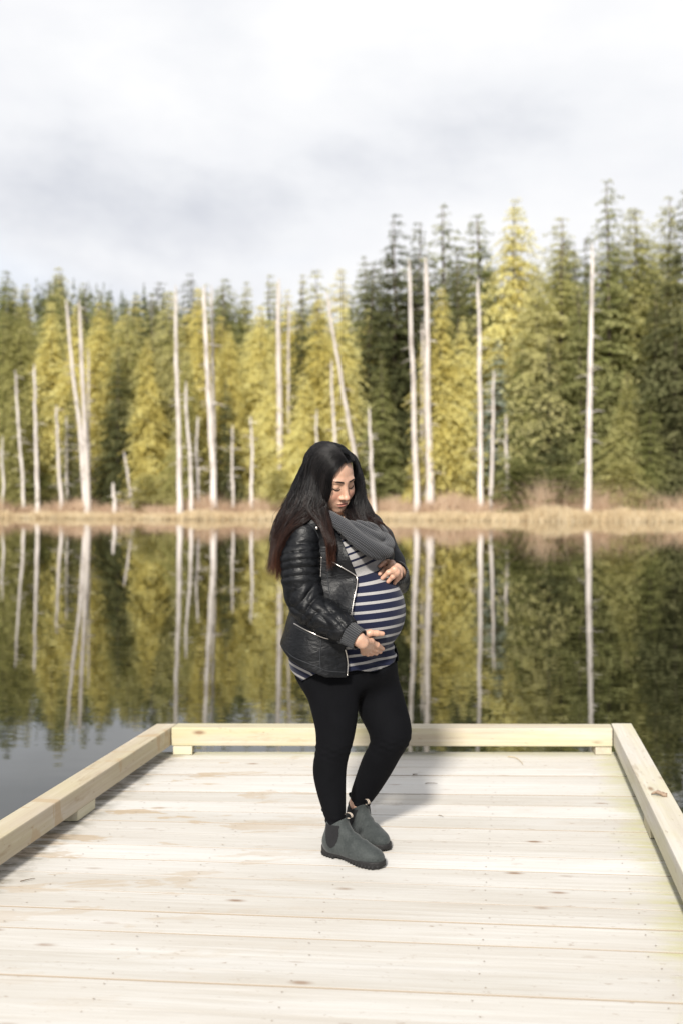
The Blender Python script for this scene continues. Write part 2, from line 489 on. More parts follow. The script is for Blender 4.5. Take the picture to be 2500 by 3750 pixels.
# named trees: (top x, top y in the 1568 px view, metres behind shore, crown kind, colour, width factor, label)
LIVE = [
    (1402, 392, 16, 'hemlock', 'green', 1.05, 'tallest dark spiky conifer, behind the rightmost dead trunk'),
    (905, 484, 20, 'hemlock', 'dark', 1.0, 'tall dark conifer with a sharp tip left of the two thick pale trunks'),
    (838, 592, 17, 'hemlock', 'dark', 1.0, 'dark conifer lowest of the dark group above the woman\'s head'),
    (950, 503, 24, 'spruce', 'dark', 1.0, 'slender dark conifer top between two taller dark spires'),
    (1010, 455, 26, 'sparse', 'green', 1.3, 'tall ragged conifer with open gaps between its boughs, right of the thick pale trunk'),
    (1107, 482, 25, 'spruce', 'green', 1.25, 'narrow green conifer topping the bare trunk right of the ragged one'),
    (1165, 446, 20, 'cedar', 'yellow', 0.95, 'tall yellow conifer, brightest crown on the skyline'),
    (1050, 590, 22, 'hemlock', 'dark', 0.8, 'short dark conifer beside the ragged open one'),
    (1284, 482, 20, 'hemlock', 'olive', 1.1, 'broad olive conifer right of the tall yellow one'),
    (1468, 462, 20, 'cedar', 'olive', 1.0, 'olive crown just right of the tallest conifer'),
    (1520, 442, 26, 'hemlock', 'olive', 1.0, 'olive spire second from the right edge'),
    (1573, 425, 13, 'hemlock', 'dark', 1.1, 'very dark conifer cut by the right edge'),
    (1228, 600, 15, 'cedar', 'olive', 0.9, 'mid height olive conifer under the gap in the skyline'),
    (1335, 640, 14, 'hemlock', 'green', 1.1, 'full green conifer left of the rightmost dead trunk'),
    (1010, 650, 12, 'cedar', 'yellow', 0.85, 'yellow conifer standing behind the thick pale trunk'),
    (1060, 720, 13, 'cedar', 'yellow', 0.85, 'golden conifer between the thick pale trunk and the next thin one'),
    (1138, 770, 12, 'spruce', 'pale', 1.3, 'small pale bluish conifer beside the short pale trunks'),
    (1200, 760, 12, 'hemlock', 'green', 1.05, 'green conifer right of the short pale trunks'),
    (1262, 760, 13, 'hemlock', 'dark', 1.0, 'dark leafy conifer above the round bushes'),
    (1490, 885, 8, 'hemlock', 'green', 1.2, 'small green conifer low on the right bank'),
    (1435, 850, 9, 'cedar', 'olive', 1.0, 'small olive conifer next to the rightmost dead trunk'),
    (1545, 760, 10, 'hemlock', 'dark', 1.1, 'dark conifer low at the right edge'),
    (1500, 640, 14, 'hemlock', 'dark', 1.0, 'dark full conifer under the olive spires at right'),
    (740, 608, 30, 'sparse', 'olive', 1.0, 'thin ragged treetop left of the dark group'),
    (690, 650, 22, 'hemlock', 'dark', 0.62, 'narrow dark conifer alone between yellow crowns'),
    (735, 665, 15, 'cedar', 'yellow', 0.8, 'yellow conifer beside the leaning trunk'),
    (790, 690, 13, 'cedar', 'yellow', 0.8, 'yellow conifer directly above the woman\'s head'),
    (600, 690, 17, 'cedar', 'yellow', 0.95, 'broad golden conifer left of the thick trunk at centre'),
    (530, 738, 12, 'cedar', 'yellow', 0.85, 'golden orange conifer right of the twin pale trunks'),
    (468, 652, 20, 'cedar', 'yellow', 0.8, 'yellow conifer topping the twin pale trunks'),
    (510, 650, 30, 'hemlock', 'dark', 0.9, 'dark treetop between the twin trunks and the golden crowns'),
    (400, 660, 20, 'cedar', 'olive', 0.85, 'olive conifer behind the single tall pale trunk at left'),
    (360, 668, 24, 'hemlock', 'dark', 0.95, 'dark conifer left of the single tall pale trunk'),
    (300, 700, 15, 'cedar', 'olive', 0.95, 'olive conifer between the forked trunks and the single tall one'),
    (340, 770, 12, 'cedar', 'yellow', 0.8, 'low yellow conifer left of the single tall pale trunk'),
    (235, 690, 16, 'cedar', 'yellow', 0.9, 'yellow conifer right of the forked pale trunks'),
    (180, 690, 18, 'cedar', 'yellow', 0.8, 'yellow conifer behind the forked pale trunks'),
    (118, 680, 18, 'cedar', 'yellow', 0.9, 'yellow conifer left of the forked pale trunks'),
    (60, 690, 17, 'cedar', 'olive', 0.9, 'olive conifer over the leftmost thin trunks'),
    (5, 720, 16, 'cedar', 'olive', 1.0, 'olive conifer cut by the left edge'),
    (270, 780, 11, 'hemlock', 'dark', 0.8, 'dark conifer low between the forked and the single trunks'),
    (430, 800, 10, 'cedar', 'olive', 0.8, 'low olive conifer between the single and the twin trunks'),
    (640, 800, 11, 'cedar', 'yellow', 0.8, 'low golden conifer behind the thick trunk at centre'),
    (525, 860, 9, 'hemlock', 'dark', 0.7, 'small dark conifer right of the twin pale trunks'),
    (700, 850, 10, 'cedar', 'yellow', 0.9, 'low yellow conifer just left of the woman\'s hair'),
    (880, 800, 11, 'hemlock', 'green', 0.9, 'green conifer just right of the woman\'s head'),
    (160, 880, 9, 'hemlock', 'dark', 0.8, 'low dark conifer behind the third thin trunk from the left'),
    (30, 900, 9, 'cedar', 'olive', 0.9, 'low olive conifer near the left edge'),
]
for (tx, ty, s, kd, fol, wd, lab) in LIVE:
    tree_at(tx * S, ty * S, s, kd, fol, lab, None, wd)
# the row behind: nothing tells these apart
random.seed(21)
for i in range(56):
    tx = -60 + i * 31 + random.uniform(-14, 14)
    right = tx > 830
    ty = random.uniform(520, 600) if right else random.uniform(600, 685) + 12 * (400 < tx < 780)
    tree_at(tx * S, ty * S, random.uniform(38, 62), random.choice(['hemlock', 'spruce', 'hemlock', 'cedar']),
            random.choice(['dark', 'green', 'olive']) if right else random.choice(['olive', 'green', 'olive', 'yellow', 'dark']),
            'green conifer standing in the packed row behind the front trees', 'conifers in the back row')
for i in range(22):                       # the wood goes on past both edges of the view
    tx = -90 - 60 * (i // 2) if i % 2 else 1660 + 62 * (i // 2)
    ty = random.uniform(600, 660) if i % 2 else random.uniform(440, 560)
    tree_at((tx + random.uniform(-15, 15)) * S, ty * S, random.uniform(12, 40), random.choice(['hemlock', 'cedar', 'hemlock']),
            random.choice(['olive', 'yellow', 'green']) if i % 2 else random.choice(['dark', 'green', 'olive']),
            'green conifer of the wood beyond the edge of the view', 'conifers beyond the edges')
for i in range(18):
    tx = -40 + i * 52 + random.uniform(-14, 14)
    tree_at(tx * S, random.uniform(690, 790) * S, random.uniform(20, 30), 'cedar', random.choice(['yellow', 'olive', 'yellow']),
            'yellow green conifer filling a gap between the taller trees left of the dark group', 'low yellow green conifers')
for i, (tx, ty, s, wd, lab) in enumerate([(1195, 1050, 6, 1.0, 'bright green round bush right of the short pale trunks'),
                                          (1290, 1065, 6, 1.0, 'green round bush left of the rightmost dead trunk'),
                                          (1430, 1060, 6, 1.1, 'olive bush at the foot of the small conifers at right'),
                                          (640, 1075, 6, 1.0, 'yellow green bush at the foot of the thick centre trunk'),
                                          (330, 1085, 6, 1.0, 'low yellow green bush left of the single tall pale trunk'),
                                          (100, 1085, 6, 1.0, 'low bush between the leftmost thin trunks')]):
    tree_at(tx * S, ty * S, s, 'bush', ['green', 'green', 'olive', 'olive', 'olive', 'green'][i], lab, None, wd)

# dead bare trunks: top xy, base xy (1568 view), width px, metres behind shore, label
SNAGS = [
    (6, 1000, 8, 1165, 6, 5, 'thin short dead trunk at the very left edge'),
    (35, 850, 57, 1162, 8, 6, 'thin leaning dead trunk second from the left edge'),
    (80, 835, 87, 1166, 10, 4, 'straight pale dead trunk third from the left edge'),
    (131, 930, 142, 1166, 9, 5, 'crooked pale dead trunk left of the forked pair'),
    (153, 955, 156, 1145, 6, 8, 'short thin dead trunk half hidden left of the forked pair'),
    (152, 688, 198, 1168, 11, 6, 'left leaning trunk of the tall forked pale pair'),
    (182, 690, 203, 1172, 13, 4, 'right upright trunk of the tall forked pale pair'),
    (204, 800, 207, 1150, 6, 9, 'faint thin dead trunk right of the forked pair'),
    (260, 1108, 262, 1160, 10, 4, 'short broken stump, shortest of the dead trunks'),
    (285, 1035, 309, 1158, 7, 5, 'small slanting dead trunk right of the short stump'),
    (404, 655, 414, 1176, 12, 3, 'single tall pale dead trunk at left centre'),
    (428, 875, 441, 1172, 9, 4, 'shorter dead trunk right beside the single tall one'),
    (455, 955, 459, 1155, 8, 6, 'short dead trunk left of the twin tall trunks'),
    (469, 655, 492, 1158, 14, 5, 'thicker left trunk of the twin tall pale trunks'),
    (487, 655, 496, 1156, 9, 8, 'thinner right trunk of the twin tall pale trunks'),
    (535, 975, 536, 1158, 7, 6, 'thin grey dead trunk right of the twin trunks'),
    (577, 955, 578, 1160, 8, 5, 'thin pale dead trunk left of the thick centre trunk'),
    (641, 640, 645, 1120, 16, 9, 'thick pale dead trunk left of the woman\'s head'),
    (663, 690, 664, 1120, 8, 11, 'thinner dead trunk just right of the thick one beside the woman'),
    (728, 940, 729, 1150, 7, 8, 'short dead trunk behind the woman\'s hair'),
    (762, 825, 776, 1150, 9, 7, 'upright dead trunk above the woman\'s head'),
    (750, 670, 832, 1155, 11, 8, 'slanting dead trunk above the woman\'s head'),
    (847, 935, 862, 1172, 9, 3, 'leaning dead trunk just right of the woman\'s face'),
    (938, 595, 958, 1165, 13, 5, 'slightly leaning pale dead trunk left of the thickest one'),
    (976, 590, 988, 1150, 18, 7, 'thickest tall pale dead trunk right of the woman'),
    (968, 740, 974, 1145, 8, 10, 'thin dead trunk tucked behind the thickest one'),
    (1097, 640, 1101, 1150, 12, 7, 'tall straight pale dead trunk left of the two short ones'),
    (1133, 850, 1127, 1152, 9, 6, 'left of the two short pale trunks at right centre'),
    (1160, 950, 1160, 1135, 9, 8, 'right and shorter of the two short pale trunks'),
    (1358, 560, 1348, 1168, 14, 4, 'rightmost tall pale dead trunk'),
]
SNAG_TOP = [trunk_mesh('dead_trunk', 40 + s, taper=0.35, top=1.0, twigs=26, r0=0.5) for s in range(1)]
def plant_snag(tx, ty, bx, by, w, s, lab, seed):
    kx = (bx * S - 1250.0) / F_PX
    y = 120.0
    for _ in range(12):
        y = float(shore_y(kx * y)) + s
    base = np.array([kx * y, y, float(ground_z(kx * y, y)) - 0.1])
    top = px(tx * S, ty * S, y)
    r = np.random.default_rng(seed)
    k = 16; t = np.linspace(0, 1, k)
    L = np.linalg.norm(top - base)
    path = base + (top - base) * t[:, None]
    wob = np.cumsum(r.normal(0, .05, (k, 2)), 0); wob -= np.outer(t, wob[-1])
    path[:, 0] += wob[:, 0]; path[:, 1] += wob[:, 1]
    r0 = w * S * y / F_PX * 0.56
    rad = r0 * (1.0 - 0.55 * t) * (1 + .35 * np.exp(-t * 25)); rad[-1] *= .35
    v, q = ribbon_tubes((path - base)[None], rad[None], 9)
    root = empty('dead_tree', base)
    add('trunk', mesh_from(v, q, 'dead_trunk'), MAT_SNAG, root, True)
    nb = int(6 + L * .9)
    pp, rr = [], []
    for _ in range(nb):
        z = r.uniform(.15, .97); i = min(int(z * (k - 1)), k - 2)
        b0 = (path[i] + (path[i + 1] - path[i]) * (z * (k - 1) - i)) - base
        a = r.uniform(0, 6.28); ln = r.uniform(.5, 2.4) * (1.1 - .6 * z)
        d = np.array([math.cos(a), math.sin(a), r.uniform(-.1, .45)])
        pp.append([b0, b0 + d * ln * .5, b0 + d * ln + np.array([0, 0, -.25 * ln])]); rr.append([.08, .05, .02])
    v, q = ribbon_tubes(np.array(pp), np.array(rr), 3)
    tag(add('branches', mesh_from(v, q, 'dead_branches'), MAT_SNAG, root), kind='stuff')
    tag(root, lab, 'dead tree')
for i, sn in enumerate(SNAGS):
    plant_snag(*sn[:6], sn[6], 100 + i)

# the wooded hill far behind reads as one mass
def far_forest():
    r = np.random.default_rng(77)
    n, k = 1300, 56
    x = r.uniform(-190, 130, n); s = r.uniform(95, 330, n); y = shore_y(x) + s
    z = ground_z(x, y); h = r.uniform(14, 25, n)
    t = r.uniform(0.05, 1, (n, k)) ** .9; a = r.uniform(0, 6.28, (n, k))
    rad = h[:, None] * .17 * (1 - t) * r.uniform(.6, 1.2, (n, k)) + .2
    c = np.stack([x[:, None] + 0 * t, y[:, None] + 0 * t, z[:, None] + h[:, None] * t], -1)
    out = np.stack([np.cos(a), np.sin(a), -.4 + 0 * a], -1) * rad[..., None]
    sd = np.stack([-np.sin(a), np.cos(a), 0 * a], -1) * rad[..., None] * .45
    up = np.stack([0 * a, 0 * a, h[:, None] * .035 + 0 * a], -1)
    V = np.stack([c + out * .25 + up, c + out * .8 + sd, c + out * 1.2 - up * .4, c + out * .8 - sd], 2).reshape(-1, 3)
    i4 = np.arange(n * k)[:, None] * 4
    me = mesh_from(V, np.concatenate([i4 + np.array([[0, 1, 2]]), i4 + np.array([[0, 2, 3]])], 0), 'far_forest')
    attr(me, 'tint', np.repeat(np.clip(r.normal(.5, .2, n * k), 0, 1), 4))
    o = add('far_forest', me, leafy_mat('far_foliage', [(0.1, (0.07, 0.085, 0.055)), (0.9, (0.19, 0.20, 0.11))]))
    tag(o, 'distant mass of conifers on the hill behind the shore trees', 'forest', kind='stuff')
far_forest()

# ------------------------------------------------------------------ dock
def wood_mat(name, dark, light, stain=0.5, moss=0.0, algae=0.0):
    m = NT(name)
    rnd = m.objrand()
    shift = m.n.new('ShaderNodeCombineXYZ')
    m.link(m.math('MULTIPLY', rnd, 37.0), shift.inputs[0]); m.link(m.math('MULTIPLY', rnd, 11.0), shift.inputs[2])
    def co(sc):
        tc = m.n.new('ShaderNodeTexCoord'); mp = m.n.new('ShaderNodeMapping')
        m.link(tc.outputs['Object'], mp.inputs['Vector']); mp.inputs['Scale'].default_value = sc
        m.link(shift.outputs[0], mp.inputs['Location']); return mp.outputs[0]
    grain = m.noise(co((1.6, 55, 55)), 1.0, 5, 0.6, 0.6)
    broad = m.noise(co((0.7, 6, 6)), 1.0, 3, 0.5, 0.3)
    mixv = m.math('ADD', m.math('MULTIPLY', grain, 0.55), m.math('MULTIPLY', broad, 0.45))
    c = m.ramp(mixv, [(0.32, dark), (0.52, tuple(0.5 * (a + b) for a, b in zip(dark, light))), (0.66, light)])
    hs = m.n.new('ShaderNodeHueSaturation'); m.link(m.math('MULTIPLY_ADD', rnd, 0.22, 0.87), hs.inputs['Value']); m.link(m.math('MULTIPLY_ADD', rnd, -0.5, 1.2), hs.inputs['Saturation']); m.link(c, hs.inputs['Color']); c = hs.outputs[0]
    # grey weathered patches
    g = m.ramp(m.noise(co((1.2, 5, 5)), 1.0, 4, 0.6), [(0.52, 0.0), (0.72, 0.45)])
    c = m.mix(g, c, (0.51, 0.495, 0.475))
    if algae:
        al = m.ramp(m.noise(co((1.5, 7, 9)), 1.0, 4, 0.6), [(0.40, 0.0), (0.62, algae)])
        c = m.mix(al, c, (0.43, 0.40, 0.20))
        dk = m.ramp(m.noise(co((2.2, 16, 16)), 1.0, 5, 0.7), [(0.60, 0.0), (0.70, 0.55)])
        c = m.mix(dk, c, (0.27, 0.20, 0.125))
    # small knots and specks
    vo = m.n.new('ShaderNodeTexVoronoi'); vo.inputs['Scale'].default_value = 1.0
    m.link(co((3.2, 9, 9)), vo.inputs['Vector'])
    kn = m.ramp(vo.outputs['Distance'], [(0.05, 0.9), (0.10, 0.35), (0.15, 0.0)])
    kn = m.math('MULTIPLY', kn, m.ramp(m.noise(co((2, 5, 5)), 1.0, 2), [(0.44, 0.0), (0.56, 1.0)]))
    c = m.mix(kn, c, (0.20, 0.12, 0.07))
    sp = m.ramp(m.noise(co((20, 60, 60)), 1.0, 3, 0.7), [(0.64, 0.0), (0.72, 0.6)])
    c = m.mix(sp, c, (0.22, 0.15, 0.10))
    if stain:
        wc = m.n.new('ShaderNodeNewGeometry').outputs['Position']
        mp = m.n.new('ShaderNodeMapping'); m.link(wc, mp.inputs['Vector']); mp.inputs['Scale'].default_value = (2.0, 7.5, 2.0)
        st = m.ramp(m.noise(mp.outputs[0], 1.0, 5, 0.62, 0.4), [(0.572, 0.0), (0.600, 1.0)])
        # damp patches keep to the left of the dock
        sx = m.n.new('ShaderNodeSeparateXYZ'); m.link(wc, sx.inputs[0])
        lf = m.ramp(m.math('MULTIPLY_ADD', sx.outputs[0], 0.5, 0.6), [(0.25, 1.0), (0.62, 0.12)])
        bk = m.ramp(m.math('MULTIPLY', sx.outputs[1], 0.2), [(0.55, 0.12), (0.86, 1.0)])
        c = m.mix(m.math('MULTIPLY', m.math('MULTIPLY', st, lf), m.math('MULTIPLY', bk, stain)), c, (0.36, 0.265, 0.16))
        if moss:
            # algae creeping in from the right edge and along the far rail
            e = m.math('SUBTRACT', m.math('MULTIPLY_ADD', sx.outputs[1], -0.166, sx.outputs[0]), 0.555)
            ef = m.ramp(m.math('ADD', m.math('MULTIPLY', e, 2.6), m.math('MULTIPLY_ADD', m.noise(co((5, 7, 7)), 1.0, 3), 0.9, 0.52)), [(0.66, 0.0), (1.0, 1.0)])
            fr = m.ramp(m.math('MULTIPLY_ADD', sx.outputs[1], 1.0, -4.7), [(0.60, 0.0), (0.72, 0.85)])
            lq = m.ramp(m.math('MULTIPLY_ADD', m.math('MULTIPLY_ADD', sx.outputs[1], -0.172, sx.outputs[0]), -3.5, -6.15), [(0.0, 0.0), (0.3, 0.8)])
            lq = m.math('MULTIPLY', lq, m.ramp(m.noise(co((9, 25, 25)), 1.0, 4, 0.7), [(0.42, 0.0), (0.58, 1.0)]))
            c = m.mix(m.math('MULTIPLY', m.math('MULTIPLY', m.math('MAXIMUM', ef, fr), m.ramp(m.noise(co((4, 30, 30)), 1.0, 5, 0.7), [(0.36, 0.15), (0.62, 1.0)])), moss), c, (0.42, 0.405, 0.21))
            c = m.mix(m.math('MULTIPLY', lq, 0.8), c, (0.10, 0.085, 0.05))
    if moss:
        # worn brown long edges
        tn = m.n.new('ShaderNodeTexCoord'); sn = m.n.new('ShaderNodeSeparateXYZ'); m.link(tn.outputs['Normal'], sn.inputs[0])
        ed = m.ramp(m.math('ABSOLUTE', sn.outputs[1]), [(0.25, 0.0), (0.55, 1.0)])
        c = m.mix(ed, c, (0.30, 0.25, 0.195))
    nrm = m.bump(m.math('MULTIPLY', grain, 1.0), 0.35, 0.004)
    m.principled(c, 0.75, nrm, Specular_IOR_Level=0.3)
    return m.m

MAT_BOARD = wood_mat('bleached_board_wood', (0.425, 0.392, 0.345), (0.545, 0.530, 0.500), 0.7, 0.8)
MAT_RAIL = wood_mat('pale_timber', (0.39, 0.335, 0.25), (0.53, 0.49, 0.41), 0.0, 0.0, 0.45)
MAT_RAIL_L = wood_mat('pale_timber_stained', (0.37, 0.31, 0.23), (0.53, 0.475, 0.39), 0.75, 0.0, 0.25)
MAT_DARKWOOD = wood_mat('joist_wood', (0.16, 0.12, 0.08), (0.28, 0.22, 0.15), 0.0)

def build_dock():
    dock = empty('dock', (0.3, 4.0, 0.0))
    tag(dock, 'pale wooden dock with a low timber rail on three sides', 'dock')
    def child(name, me, mat, loc=(0, 0, 0), rz=0.0):
        o = add(name, me, mat, dock)
        o.location = Vector(loc) - dock.location; o.rotation_euler.z = rz
        return o
    def lx(d): return -0.925 + 0.172 * (d - 5.37)     # inner faces of the side rails
    def rx(d): return 1.463 + 0.1655 * (d - 5.36)
    ZT, ZB = 0.147, 0.048
    W = 0.112
    # boards, far to near, fanning a little
    pitch = 0.158
    c0 = 5.452
    y_near = -1.2
    r = np.random.default_rng(5)
    k = 0
    def slope(dd):
        return -0.088 * float(smooth01((5.40 - dd) / 1.7))
    def line_at(i):
        dd = c0 - i * pitch
        return dd, slope(dd)
    x_mid = 0.15
    while c0 - k * pitch > y_near:
        d1, m1 = line_at(k); d0, m0 = line_at(k + 1)
        gap = 0.0042
        dm = 0.5 * (d0 + d1)
        xl, xr = lx(dm) - W - 0.03 + r.normal(0, .004), rx(dm) + 0.010 + 0.35 * W + r.normal(0, .004)
        A = np.array([xl, d0 + m0 * (xl - x_mid) + gap / 2]); B = np.array([xr, d0 + m0 * (xr - x_mid) + gap / 2])
        C = np.array([xr, d1 + m1 * (xr - x_mid) - gap / 2]); D = np.array([xl, d1 + m1 * (xl - x_mid) - gap / 2])
        c = 0.25 * (A + B + C + D); ang = math.atan2(*(0.5 * ((B - A) + (C - D)))[::-1])
        R = np.array([[math.cos(-ang), -math.sin(-ang)], [math.sin(-ang), math.cos(-ang)]])
        poly = [tuple(R @ (p - c)) for p in (A, B, C, D)]
        zt = float(r.normal(0, .0012))
        bm = prism(poly, -0.038, 0.0, 0.0022)
        o = child('board', bm_mesh(bm, 'board'), MAT_BOARD, (c[0], c[1], zt), ang)
        k += 1
    nb = k
    # screw heads, two per board over each joist
    pts = []
    for kk in range(nb):
        d, mm = line_at(kk); dn, mn = line_at(kk + 1)
        for jx in (-0.80, -0.30, 0.22, 0.74, 1.25):
            x = jx + 0.17 * (d - 5.0)
            for u in (0.24, 0.78):
                dd = d + (dn - d) * u; m_ = mm + (mn - mm) * u
                pts.append((x + r.normal(0, .008), dd + m_ * (x - x_mid) + r.normal(0, .005), 0.0025))
    ang = np.arange(8) * math.pi / 4
    V = (np.array(pts)[:, None, :] + 0.0029 * np.stack([np.cos(ang), np.sin(ang), 0 * ang], 1)[None]).reshape(-1, 3)
    i8 = np.arange(len(pts))[:, None] * 8
    ms = NT('rusty_screw'); ms.principled((0.30, 0.235, 0.175), 0.6, Metallic=0.4)
    o = child('screw_heads', mesh_from(V, np.concatenate([i8 + np.array([[0, 1, 2, 3]]), i8 + np.array([[0, 3, 4, 7]]), i8 + np.array([[7, 4, 5, 6]])]), 'screws'), ms.m)
    tag(o, kind='stuff')
    # rails
    def beam(name, poly, z0, z1, mat, bevel=0.006):
        P = np.array(poly, float); c = P.mean(0)
        e = P[1] - P[0] if np.linalg.norm(P[1] - P[0]) > np.linalg.norm(P[2] - P[1]) else P[2] - P[1]
        ang = math.atan2(e[1], e[0])
        R = np.array([[math.cos(-ang), -math.sin(-ang)], [math.sin(-ang), math.cos(-ang)]])
        bm = prism([tuple(R @ (p - c)) for p in P], z0, z1, bevel)
        return child(name, bm_mesh(bm, name), mat, (c[0], c[1], 0), ang)
    yb0, yb1 = 5.372, 5.372 + 0.112
    beam('rail', [(lx(yb0) + 0.006, yb0 + 0.012), (rx(yb0) - 0.006, yb0 - 0.006), (rx(yb1) - 0.006, yb1 - 0.006), (lx(yb1) + 0.006, yb1 + 0.012)], ZB, ZT, MAT_RAIL)
    ye = yb1 + 0.006
    for side in (0, 1):
        fx = lx if side == 0 else rx
        sg = -1 if side == 0 else 1
        ends = [1.55, ye] if side == 0 else [1.9, ye]
        seg = [(-1.2, ends[0] - 0.003), (ends[0], ends[1])]
        for a, b in seg:
            beam('rail', [(fx(a), a), (fx(b), b), (fx(b) + sg * W, b), (fx(a) + sg * W, a)], ZB, ZT + 0.001 * sg, MAT_RAIL_L if side == 0 else MAT_RAIL)
        for yc in ((4.335, 3.05, 1.6, 0.2) if side == 0 else (4.12, 2.75, 1.6, 0.2)):
            a, b = yc - 0.09, yc + 0.09
            beam('rail_block', [(fx(a) + sg * 0.004, a), (fx(b) + sg * 0.004, b), (fx(b) + sg * (W - .004), b), (fx(a) + sg * (W - .004), a)], 0.002, ZB - 0.001, MAT_RAIL, 0.003)
    # blocks under the far rail at both ends
    for xa, xb in ((lx(5.4) + 0.012, lx(5.4) + 0.115), (rx(5.4) - 0.100, rx(5.4) - 0.012)):
        beam('rail_block', [(xa, 5.378), (xb, 5.378), (xb, 5.470), (xa, 5.470)], 0.002, ZB - 0.001, MAT_RAIL, 0.003)
    beam('rail_block', [(0.20, 5.378), (0.33, 5.378), (0.33, 5.470), (0.20, 5.470)], 0.002, ZB - 0.001, MAT_RAIL, 0.003)
    # frame below
    for j in range(5):
        f0 = j / 4
        g = lambda d: lx(d) - 0.08 + (rx(d) + 0.01 - lx(d) + 0.08) * f0
        beam('joist', [(g(-1.1) - .02, -1.1), (g(5.40) - .02, 5.40), (g(5.40) + .02, 5.40), (g(-1.1) + .02, -1.1)], -0.23, -0.041, MAT_DARKWOOD, 0.002)
    for xx, yy in ((lx(5.1) + .1, 5.1), (rx(5.1) - .15, 5.1), (lx(1.5) + .1, 1.5), (rx(1.5) - .15, 1.5)):
        bm = bmesh.new(); bmesh.ops.create_cone(bm, cap_ends=True, segments=16, radius1=.11, radius2=.10, depth=2.2)
        child('pile', bm_mesh(bm, 'pile'), MAT_DARKWOOD, (xx, yy, -1.345))
    return dock
DOCK = build_dock()
# ------------------------------------------------------------------ implicit-surface kit for the person
def smin(a, b, k):
    h = np.clip(0.5 + 0.5 * (b - a) / k, 0, 1)
    return b + (a - b) * h - k * h * (1 - h)
def smax(a, b, k): return -smin(-a, -b, k)

def s_ell(p, c, r, R=None):
    q = p - np.asarray(c, np.float32)
    if R is not None: q = q @ np.asarray(R, np.float32)
    r = np.asarray(r, np.float32)
    k0 = np.sqrt(((q / r) ** 2).sum(1)); k1 = np.sqrt(((q / (r * r)) ** 2).sum(1)) + 1e-9
    return k0 * (k0 - 1) / k1

def s_cone(p, a, b, ra, rb):
    a = np.asarray(a, np.float32); b = np.asarray(b, np.float32)
    ab = b - a
    t = np.clip(((p - a) @ ab) / (ab @ ab + 1e-12), 0, 1)
    return np.sqrt(((p - a - t[:, None] * ab) ** 2).sum(1)) - (ra + (rb - ra) * t)

def s_chain(p, pts, rads, k=0.01):
    d = None
    for i in range(len(pts) - 1):
        e = s_cone(p, pts[i], pts[i + 1], rads[i], rads[i + 1])
        d = e if d is None else smin(d, e, k)
    return d

def s_column(p, zs, cx, cy, ra, rb, ang=0.0, cap=0.02):
    """stack of ellipses: zs ascending"""
    z = p[:, 2]
    f = lambda v: np.interp(z, zs, v).astype(np.float32)
    dx, dy = p[:, 0] - f(cx), p[:, 1] - f(cy)
    c, s = math.cos(ang), math.sin(ang)
    u, v = dx * c + dy * s, -dx * s + dy * c
    A, B = f(ra), f(rb)
    k = np.sqrt((u / A) ** 2 + (v / B) ** 2)
    kk = np.sqrt((u / A ** 2) ** 2 + (v / B ** 2) ** 2) + 1e-6
    d = k * (k - 1) / kk
    d = np.where(k < 0.05, -np.minimum(A, B), d)
    dz = np.maximum(zs[0] - z, z - zs[-1])
    return smax(d, dz, cap)

def lumps(p, fx, fy, fz, seed=0):
    r = np.random.default_rng(seed)
    out = np.zeros(len(p), np.float32)
    for i in range(5):
        w = r.normal(0, 1, 3) * np.array([fx, fy, fz]); ph = r.uniform(0, 6.28)
        out += np.sin(p @ w.astype(np.float32) + ph + 1.3 * np.sin(p @ (r.normal(0, .6, 3) * np.array([fx, fy, fz])).astype(np.float32) + i))
    return out / 5

